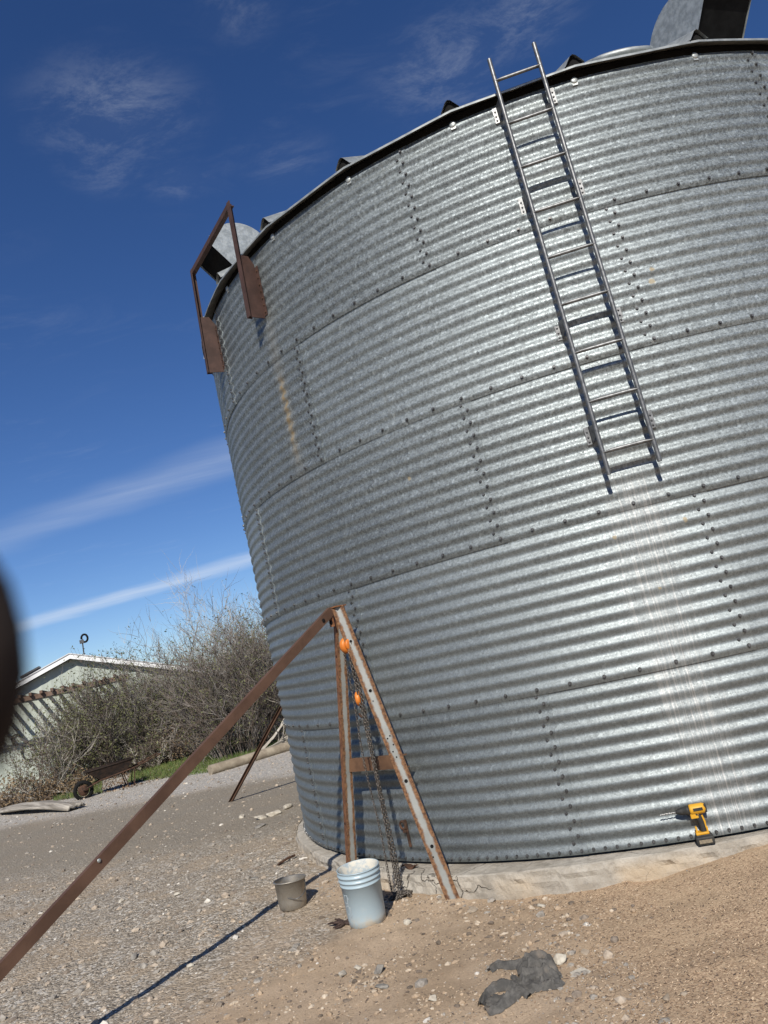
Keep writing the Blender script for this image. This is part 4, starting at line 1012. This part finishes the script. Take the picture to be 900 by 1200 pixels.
# ------------------------------------------------------------------ far side of the yard: shed
SA = math.radians(20); P0 = Vector((-11.331, 26.0, 0)); ST = Vector((math.cos(SA), math.sin(SA), 0)); SN = Vector((math.sin(SA), -math.cos(SA), 0))
def shed():
    root = empty('metal_shed', P0+Vector((0, 0, -.15)), 'long pale green gabled metal shed with white roof trim beyond the shrubs', 'shed')
    def w(s, z, n=0.): return P0+ST*s+SN*n+Vector((0, 0, z))
    zp, sl_ = 3.72, .345; L, R_ = -5.2, 5.2
    t = NT('pale_green_shed_siding', 0, .6, .3); p = t.obj(); t.col(t.mix(t.sm(t.noise(p, 1.3, 5), .3, .7), (.36, .40, .345), (.42, .455, .40)))
    m = MB(); xs = np.arange(L, R_+.01, .1)
    prof = [(x, .012 if int(round((x-L)/.1)) % 3 == 0 else 0.) for x in xs]
    vs = [w(x, -.3, d) for x, d in prof]+[w(x, zp-abs(x)*sl_, d) for x, d in prof]; n = len(prof)
    m.add(vs, [(i, i+1, n+i+1, n+i) for i in range(n-1)], 0)
    for s in (L, R_): m.add([w(s, -.3), w(s, zp-abs(s)*sl_), w(s, zp-abs(s)*sl_, -14), w(s, -.3, -14)], [(0, 1, 2, 3)], 0)
    m.add([w(L, -.3, -14), w(R_, -.3, -14), w(R_, zp-R_*sl_, -14), w(0, zp, -14), w(L, zp+L*sl_, -14)], [(0, 1, 2, 3, 4)], 0)
    m.build('wall', t.m, root)
    wt = speck('white_painted_trim', (.74, .74, .72), (.82, .82, .80), 3., .5, 0, 0)
    m = MB()
    for sg in (-1, 1):
        a, b = w(0, zp+.09, .28), w(sg*5.6, zp+.09-5.6*sl_, .28)
        d = (b-a)/2; up = Vector((0, 0, 1))
        m.box((a+b)/2, d, SN*.02, up*.085)
    m.build('fascia', wt, root)
    m = MB()
    for sg in (-1, 1):
        a, b = w(0, zp+.19, .33), w(sg*5.65, zp+.19-5.65*sl_, .33); c, d = w(sg*5.65, zp+.19-5.65*sl_, -14.3), w(0, zp+.19, -14.3)
        q = [a, b, c, d]; q2 = [x-Vector((0, 0, .03)) for x in q]; fs = [(0, 1, 2, 3), (7, 6, 5, 4), (0, 4, 5, 1), (1, 5, 6, 2), (2, 6, 7, 3), (3, 7, 4, 0)]
        m.add(q+q2, [f[::-1] for f in fs] if sg > 0 else fs, 0)
    m.build('roof', speck('light_sheet_roof', (.60, .60, .59), (.70, .70, .69), 2., .5, .2, 0), root)
    m = MB(); m.box(w(-1.25, zp+.27-1.25*sl_, .05), ST*.30+Vector((0, 0, .30*sl_)), SN*.3, (0, 0, .03)); m.build('roof_patch', M['bolt'], root)
    # open lean-to frame along the wall: its rafters stripe the siding with shade
    fr_ = speck('weathered_lean_to_timber', (.11, .07, .05), (.19, .125, .09), 3., .85, 0, .2)
    m = MB(); m.box(w(-1.7, 2.70, 1.55), ST*3.4, SN*.04, (0, 0, .07)); m.box(w(-1.7, 2.76, .05), ST*3.4, SN*.03, (0, 0, .06)); m.build('lean_to_beam', fr_, root)
    for k in range(21):
        s = -4.9+k*.31; m = MB(); a, b = w(s, 2.80, .03), w(s, 2.80, 1.75); m.box((a+b)/2, (b-a)/2, ST*.042, (0, 0, .045)); m.build('rafter', fr_, root)
    for s in (-4.8, 1.55):
        m = MB(); m.box(w(s, 1.2, 1.55), ST*.05, SN*.05, (0, 0, 1.42)); m.build('post', fr_, root)
    # hose rings hung on the wall
    hb = speck('black_hose_rubber', (.015, .015, .015), (.03, .03, .03), 5., .6, 0, 0)
    for (s, z, r, nm) in ((-1.95, 1.55, .17, 'small black hose coil hung high on the green shed wall'), (-1.65, 1.12, .27, 'large black hose coil hung low on the green shed wall')):
        m = MB()
        for e in (0, .02): m.tube([w(s, z, .06+e)+ST*math.cos(a)*r*(.75+e)+Vector((0, 0, math.sin(a)*r*(1-e))) for a in [2*PI*k/24 for k in range(20)]], .022, 6)
        o = m.build('hose_coil', hb, None, loc=w(s, z, .06)); tag(o, nm, 'hose')
    # yard light: ring on a thin pole at the ridge
    root2 = empty('roof_mast', w(.42, zp+.05, -.2), 'thin mast with a dark ring fitting standing on the shed ridge', 'mast')
    m = MB(); m.tube([w(.42, zp-.05, -.2), w(.44, zp+.62, -.2)], .022, 6); m.build('pole', M['bolt'], root2)
    m = MB(); m.tube([w(.52, zp+.62, -.2)+ST*math.cos(a)*.10+Vector((0, 0, math.sin(a)*.13)) for a in [2*PI*k/18-2. for k in range(16)]], .035, 7); m.build('ring', M['black'], root2)
    m = MB(); m.box(w(.42, zp+.52, -.2), ST*.07, SN*.05, (0, 0, .06)); m.build('bracket', M['bolt'], root2)
shed()

# ------------------------------------------------------------------ shrubs
BK = [speck('grey_bark', (.12, .105, .092), (.23, .205, .18), 6., .9, 0, 0), speck('brown_bark', (.075, .058, .046), (.145, .112, .088), 6., .9, 0, 0), speck('pale_bark', (.30, .27, .225), (.42, .385, .33), 6., .9, 0, 0)]
LF = [speck('olive_leaf', (.085, .092, .036), (.145, .150, .062), 3., .7, 0, 0), speck('dry_leaf', (.15, .10, .055), (.22, .155, .085), 3., .8, 0, 0), speck('dark_evergreen_leaf', (.03, .042, .018), (.06, .075, .03), 3., .7, 0, 0)]
class Twigs:
    def __init__(s, seed): s.rs = np.random.RandomState(seed); s.V = []; s.F = []; s.n = 0; s.tips = []; s.M = []
    def branch(s, p, d, L, r, lvl, nseg=5, curl=.22, up=.10, kids=6, mi=0, split=.55):
        rs = s.rs; pts = [p]; d = d/np.linalg.norm(d); ds = [d]
        for i in range(nseg):
            d = d+rs.normal(0, curl, 3)+np.array([0, 0, up]); d /= np.linalg.norm(d); pts.append(pts[-1]+d*L/nseg); ds.append(d)
        a = np.cross(d, [0.3, 0.2, 1.]); a /= np.linalg.norm(a); b = np.cross(d, a)
        for i, q in enumerate(pts):
            rr = r*(1-.72*i/nseg)
            for k in range(3): t = 2*PI*k/3; s.V.append(q+a*math.cos(t)*rr+b*math.sin(t)*rr)
        for i in range(nseg):
            for k in range(3): s.F.append((s.n+i*3+k, s.n+i*3+(k+1) % 3, s.n+(i+1)*3+(k+1) % 3, s.n+(i+1)*3+k)); s.M.append(mi)
        s.n += 3*(nseg+1)
        if lvl == 0: s.tips.append((pts[-1], d)); s.tips.append((pts[nseg//2], d)); return
        for j in range(kids):
            i = rs.randint(1, nseg+1); q = pts[i]; nd = ds[i]+rs.normal(0, split, 3); s.branch(q, nd, L*rs.uniform(.34, .6), max(r*(1-.72*i/nseg)*.6, .0062), lvl-1, max(3, nseg-1), curl, up*.8, kids, mi, split)
    def leaves(s, n, size, spread=.06):
        rs = s.rs; T = [s.tips[i] for i in rs.randint(0, len(s.tips), n)]
        c = np.array([t[0] for t in T])+rs.normal(0, spread, (n, 3)); a = rs.normal(0, 1, (n, 3)); a /= np.linalg.norm(a, axis=1)[:, None]
        b = np.cross(a, rs.normal(0, 1, (n, 3))); b /= np.linalg.norm(b, axis=1)[:, None]; sz = size*rs.uniform(.6, 1.3, (n, 1))
        V = np.stack([c-a*sz, c+b*sz*.5, c+a*sz, c-b*sz*.5], 1).reshape(-1, 3); return V, np.arange(4*n).reshape(-1, 4)
def shrub(name, label, cat, base, h, wid, stems, seed, lvl=2, kids=6, bark=0, leaf=None, nleaf=0, lsize=.03, group='shrubs and bare trees by the shed', r0=.016, up=.10, curl=.20, lean=(0, 0)):
    base = Vector(base); root = empty(name, base, label, cat, group); T = Twigs(seed); rs = T.rs
    for k in range(stems):
        a = rs.uniform(0, 2*PI); q = wid*math.sqrt(rs.rand()); p = np.array([base.x+math.cos(a)*q*.45, base.y+math.sin(a)*q*.45, base.z-.03])
        out_ = q/wid*rs.uniform(.25, .8)*wid/h*1.3
        T.branch(p, np.array([math.cos(a)*out_+lean[0], math.sin(a)*out_+lean[1], 1.]), h*rs.uniform(.55, .95)*(1-.25*q/wid), r0*rs.uniform(.6, 1.25), lvl, 6, curl, up, kids, 0 if rs.rand() < .7 else 1)
    o = fast_mesh('branches', np.array(T.V), np.array(T.F), [BK[bark], BK[(bark+1) % 3]], T.M, parent=root)
    if leaf is not None and nleaf:
        V, F = T.leaves(nleaf, lsize); fast_mesh('leaves', V, F, LF[leaf], parent=root)
    return root
def off(u, v): return at(u, v)
shrub('leafless_shrub', 'broad twiggy shrub with sparse olive leaves in front of the green shed', 'shrub', off(150, 905), 3.15, 1.8, 84, 11, 2, 8, 0, 0, 12500, .036)
shrub('leafless_shrub', 'tall dense grey-brown leafless shrub immediately left of the bin', 'shrub', off(283, 884), 3.6, 1.6, 100, 12, 2, 8, 0, 0, 7000, .032)
shrub('leafless_shrub', 'bushy brown shrub between the leafy shrub and the tall leafless one', 'shrub', off(222, 885), 3.0, 1.3, 64, 13, 2, 8, 1, 0, 3600, .034)
shrub('leafless_shrub', 'open olive-leaved shrub at the left end of the row, before the striped shed wall', 'shrub', off(98, 918), 2.35, 1.2, 44, 24, 2, 8, 0, 0, 5200, .036)
shrub('leafless_shrub', 'dark twiggy shrub partly hidden behind the edge of the bin', 'shrub', off(322, 866), 3.9, 1.2, 66, 14, 2, 8, 1, 0, 4000, .032)
shrub('bare_tree', 'pale bare tree rising behind the shrubs', 'tree', Vector((-8.2, 32.5, -.15)), 5.6, 1.6, 30, 15, 2, 8, 2, None, 0)
shrub('bare_tree', 'slender bare tree standing beside the shed right of the pale tree', 'tree', Vector((-5.6, 31.0, -.15)), 5.0, 1.9, 34, 16, 2, 8, 0, 0, 900, .04)
shrub('leafy_sapling', 'upright sapling with dark leaves poking above the shed roof line', 'sapling', off(146, 898)+Vector((.2, .7, 0)), 3.35, .55, 9, 17, 2, 5, 1, 2, 1100, .055, curl=.14)
shrub('low_dry_bush', 'low dry reddish bush at the foot of the brown shrub', 'bush', off(205, 893), .95, .9, 50, 18, 2, 6, 1, 1, 1600, .03, r0=.009)
shrub('low_dry_bush', 'small dry bush behind the upturned wheelbarrow', 'bush', off(172, 903), 1.0, .7, 40, 19, 2, 6, 1, 0, 900, .03, r0=.009)
shrub('brush_pile', 'heap of dead brown sticks and brush below the shed wall', 'brush pile', off(30, 941), 1.25, 2.1, 120, 20, 1, 7, 1, 1, 3200, .04, r0=.018, up=-.03, curl=.40)
shrub('thin_sapling', 'thin dark sapling leaning before the striped shed wall', 'sapling', off(52, 938), 2.3, .8, 12, 21, 2, 6, 1, 0, 700, r0=.014, lean=(.25, 0))
# bleached limbs at the foot of the tall shrub
shrub('brush_pile', 'second heap of dry sticks with tan leaves, between the dark stump and the larger heap', 'brush pile', off(78, 931), .8, 1.1, 46, 25, 1, 6, 1, 1, 1800, .035, r0=.012, up=-.02, curl=.36)
T = Twigs(33); b = off(302, 884); root = empty('dead_limb', b, 'bleached dead limb sprawling at the foot of the tall shrub', 'dead branch')
for k in range(6): T.branch(np.array([b.x+.1*k, b.y, b.z+.05]), np.array([.8+.1*k, -.1, .35+.12*k]), 1.5, .045, 1, 6, .2, .02, 4)
fast_mesh('limb', np.array(T.V), np.array(T.F), BK[2], parent=root)

# ------------------------------------------------------------------ logs, driftwood, wheelbarrow, litter
def log():
    a, b = at(247, 908), at(337, 880); d = (b-a); b2 = a+d*2.0; r = .115
    m = MB(); n = 14; vs = []; N = 9; rng = random.Random(2); ax = d.normalized(); s = ax.cross(Vector((0, 0, 1))).normalized(); up = s.cross(ax)
    for i in range(N):
        p = a.lerp(b2, i/(N-1)); p.z = gz(p.x, p.y)+r*.8
        for k in range(n): t = 2*PI*k/n; q = r*(1+rng.uniform(-.06, .06)); vs.append(p+s*math.cos(t)*q+up*math.sin(t)*q)
    m.add(vs, [(i*n+k, i*n+(k+1) % n, (i+1)*n+(k+1) % n, (i+1)*n+k) for i in range(N-1) for k in range(n)], 0, True)
    m.add(vs[:n], [tuple(range(n))], 0); m.add(vs[-n:], [tuple(range(n))], 0)
    o = m.build('log', speck('weathered_post_wood', (.22, .18, .13), (.34, .29, .215), 5., .9, 0, .3, 30.), None, loc=a); tag(o, 'weathered round log lying along the grass edge by the bin', 'log')
log()
def drift():
    a, b = at(2, 953), at(90, 949); d = b-a; ax = d.normalized(); s = ax.cross(Vector((0, 0, 1))).normalized()
    t = NT('bleached_driftwood', 0, .9, .2); p = t.obj(); v = t.n('ShaderNodeVectorMath', operation='DOT_PRODUCT'); t.put(v.inputs[0], p); v.inputs[1].default_value = (s.x, s.y, .6)
    sc = t.n('ShaderNodeCombineXYZ'); t.put(sc.inputs[0], v.outputs['Value']); nz = t.noise(sc.outputs[0], 26., 4, .6)
    t.col(t.mix(t.sm(nz, .35, .65), (.16, .14, .115), (.42, .385, .33))); t.bump(nz, .6, .02)
    m = MB(); N = 16; W = 9; vs = []
    for i in range(N):
        f = i/(N-1); p = a.lerp(b, f); wd = .30*(.55+.45*math.sin(PI*min(1, f*1.1+.1)))*(1 if f > .1 else .8)
        for k in range(W):
            g = k/(W-1)-.5; z = gz(p.x, p.y)+.05+.10*math.sin(PI*f)*(1-abs(g))+.03*math.sin(k*2.3+f*5)+.05*(.25-g*g)
            q = p+s*g*wd*2; vs.append(Vector((q.x, q.y, z)))
    m.add(vs, [(i*W+k, (i+1)*W+k, (i+1)*W+k+1, i*W+k+1) for i in range(N-1) for k in range(W-1)], 0, True)
    o = m.build('driftwood', t.m, None, loc=a); tag(o, 'bleached bowed driftwood slab on the gravel left of the wheelbarrow', 'driftwood')
    so_ = o.modifiers.new('thick', 'SOLIDIFY'); so_.thickness = .05
drift()
def barrow():
    c = at(135, 926); h = Vector((.88, .47, 0)).normalized(); s = Vector((-h.y, h.x, 0)); z = Vector((0, 0, 1))
    root = empty('wheelbarrow', c, 'old rusty brown wheelbarrow parked at the edge of the shrubs', 'wheelbarrow')
    def w(x, y, q): return c+h*x+s*y+z*q
    m = MB(); rings = [[(-.62, .30, .60), (.50, .30, .64), (.50, -.30, .64), (-.62, -.30, .60)], [(-.30, .18, .34), (.28, .20, .36), (.28, -.20, .36), (-.30, -.18, .34)]]
    o = [w(*q) for q in rings[0]]; i = [w(*q) for q in rings[1]]
    m.add(o+i, [(0, 1, 5, 4), (1, 2, 6, 5), (2, 3, 7, 6), (3, 0, 4, 7), (4, 5, 6, 7)], 0)
    m.tube([o[0], o[1], o[2], o[3], o[0]], .016, 6)
    tr = m.build('tray', speck('blackened_rust', (.012, .008, .006), (.035, .02, .013), 12., .85, 0, .2), root); q = tr.modifiers.new('thick', 'SOLIDIFY'); q.thickness = .008
    m = MB(); m.tube([w(-.70+.19*math.cos(a), .0, .19+.19*math.sin(a)) for a in [2*PI*k/20 for k in range(21)]], .045, 8); wh = m.build('wheel', M['black'], root)
    m = MB(); m.lathe([(0, -.03), (.12, -.02), (.13, 0), (.12, .02), (0, .03)], w(-.70, 0, .19), s, 16); m.build('rim', M['darkrust'], wh)
    for y in (-.22, .22):
        m = MB(); m.tube([w(-.72, y*.3, .19), w(-.3, y*.8, .33), w(.5, y, .42), w(1.15, y*1.2, .58)], .018, 7); m.build('handle', M['darkrust'], root)
        m = MB(); m.tube([w(.22, y, .38), w(.30, y*1.1, .0), w(.42, y*1.1, .0), w(.50, y, .41)], .014, 6); m.build('leg', M['darkrust'], root)
barrow()
def litterbits():
    p = at(12, 937); m = MB(); rng = random.Random(6); vs = []; n = 6
    for i in range(n):
        for j in range(n): vs.append(p+Vector((-.16+.32*i/(n-1), -.10+.2*j/(n-1), .03+.16*math.sin(PI*i/(n-1))*math.sin(PI*j/(n-1))+rng.uniform(0, .06))))
    m.add(vs, [(i*n+j, (i+1)*n+j, (i+1)*n+j+1, i*n+j+1) for i in range(n-1) for j in range(n-1)], 0)
    o = m.build('plastic_bag', speck('white_plastic_film', (.72, .72, .70), (.82, .82, .80), 8., .45, 0, 0), None, loc=p); tag(o, 'crumpled white plastic bag on dry litter at far left', 'plastic bag')
    q = at(88, 905)
    m = MB(); m.box(q+Vector((0, 0, .08)), (.18, .05, 0), (-.02, .09, 0), (0, 0, .05), 0, .02); o = m.build('red_scrap', speck('faded_red_plastic', (.35, .10, .09), (.45, .16, .14), 8., .6, 0, 0), None, loc=q); tag(o, 'small faded red plastic scrap among the brush', 'scrap')
    q = at(88, 925); m = MB(); m.tube([q, q+Vector((.02, 0, .55))], [.07, .06], 9); o = m.build('tree_stump', BK[1], None, loc=q); tag(o, 'short dark stump between the driftwood and the wheelbarrow', 'stump')
litterbits()
def blades(name, regions, N, hgt, mats, seed, lying=False):
    rs = np.random.RandomState(seed); Vs = []; 
    for (poly, cnt) in regions:
        Q = np.array([(p.x, p.y) for p in poly]); lo, hi = Q.min(0), Q.max(0); got = []
        while len(got) < cnt:
            c = lo+(hi-lo)*rs.rand(4000, 2); ins = np.zeros(4000, bool)
            for i in range(len(Q)):
                a, b = Q[i], Q[(i+1) % len(Q)]; cond = (a[1] > c[:, 1]) != (b[1] > c[:, 1]); ins ^= cond & (c[:, 0] < (b[0]-a[0])*(c[:, 1]-a[1])/(b[1]-a[1]+1e-12)+a[0])
            got += list(c[ins])
        c = np.array(got[:cnt]); n = len(c); a = rs.uniform(0, 6.28, n); h = hgt*rs.uniform(.5, 1.3, n); w = .007 if not lying else .03
        z = ground(c[:, 0], c[:, 1]); ln = rs.normal(0, .4, (n, 2))*h[:, None]
        if lying: ln = np.stack([np.cos(a), np.sin(a)], -1)*.05; h = rs.uniform(.0, .05, n); a = a+1.57
        V = np.stack([np.stack([c[:, 0]-np.cos(a)*w, c[:, 1]-np.sin(a)*w, z+.005], -1), np.stack([c[:, 0]+np.cos(a)*w, c[:, 1]+np.sin(a)*w, z+.005], -1), np.stack([c[:, 0]+ln[:, 0], c[:, 1]+ln[:, 1], z+h+.006], -1)], 1)
        Vs.append(V.reshape(-1, 3))
    V = np.vstack(Vs); n = len(V)//3
    o = fast_mesh(name, V, np.arange(3*n).reshape(-1, 3), mats, rs.choice(len(mats), n)); tag(o, kind='stuff')
G1 = [at(150, 918), at(215, 910), at(250, 905), at(345, 876), at(345, 850), at(250, 872), at(160, 893)]
G2 = [at(62, 940), at(120, 930), at(120, 915), at(62, 925)]
blades('grass', [(G1, 26000), (G2, 2500)], 0, .10, [speck('spring_grass', (.05, .09, .018), (.085, .14, .03), 3., .7, 0, 0), speck('yellow_grass', (.10, .12, .035), (.15, .16, .05), 3., .7, 0, 0)], 3)
L1 = [at(-30, 948), at(60, 940), at(150, 925), at(235, 900), at(235, 880), at(120, 892), at(-30, 915)]
blades('leaf_litter', [(L1, 9000)], 0, .03, [LF[1], speck('brown_litter', (.10, .062, .038), (.16, .10, .06), 3., .8, 0, 0)], 4, True)

# ------------------------------------------------------------------ the photographer's gloved hand at the lens edge
def hand():
    R3, U3, F3 = [Vector(r) for r in ROWS]
    def w(x, y, z): return CAM+R3*x+U3*y+F3*z         # right, up, forward of the phone's lens, metres
    root = empty('person', w(-.09, -.04, .0), 'dark fingertip of the person holding the camera, at the photo left edge', 'person')
    G = speck('dark_brown_work_glove', (.012, .008, .006), (.022, .014, .010), 60., .9, 0, .2, 200.)
    bm = bmesh.new(); sk = bm.verts.layers.skin.verify()
    def chainv(pts, start=None):
        prev = start
        for (p, r) in pts:
            v = bm.verts.new(w(*p)-root.location); v[sk].radius = (r, r)
            if prev is not None: bm.edges.new((prev, v))
            prev = v
        return prev
    root_v = bm.verts.new(w(-.105, -.055, -.006)-root.location); root_v[sk].radius = (.026, .020); root_v[sk].use_root = True
    wr = chainv([((-.125, -.105, -.015), .026), ((-.15, -.18, -.03), .027), ((-.18, -.27, -.06), .033)], root_v)
    pk = chainv([((-.095, -.020, .004), .016)], root_v)
    # index finger reaching forward past the lens edge, the rest folded along the phone's side
    chainv([((-.078, -.012, .034), .0088), ((-.060, -.0140, .058), .0135), ((-.0445, -.0150, .074), .0152), ((-.0400, -.0152, .080), .0145)], pk)
    for k, (yy, ln) in enumerate(((-.034, .030), (-.054, .028), (-.072, .023))):
        pk2 = chainv([((-.094, yy, .008), .011)], root_v)
        chainv([((-.078, yy, .024), .0085), ((-.062, yy-.002, .026), .0078), ((-.062+ln*.35, yy-.003, .014), .0068)], pk2)
    chainv([((-.092, -.035, -.030), .012), ((-.072, -.015, -.032), .0105), ((-.052, -.004, -.022), .009)], root_v)
    me = bpy.data.meshes.new('hand'); bm.to_mesh(me); bm.free(); me.materials.append(G)
    o = bpy.data.objects.new('hand', me); C.objects.link(o); o.parent = root
    s = o.modifiers.new('skin', 'SKIN'); s.use_smooth_shade = True; q = o.modifiers.new('sub', 'SUBSURF'); q.levels = 2; q.render_levels = 2
    m = MB(); m.box(w(-.028, -.055, -.012), R3*.036, U3*.073, F3*.004, 0, .004)
    ph = m.build('phone', M['black'], None, loc=w(-.028, -.055, -.012)); tag(ph, 'black phone held in the dark gloved hand', 'phone')
hand()
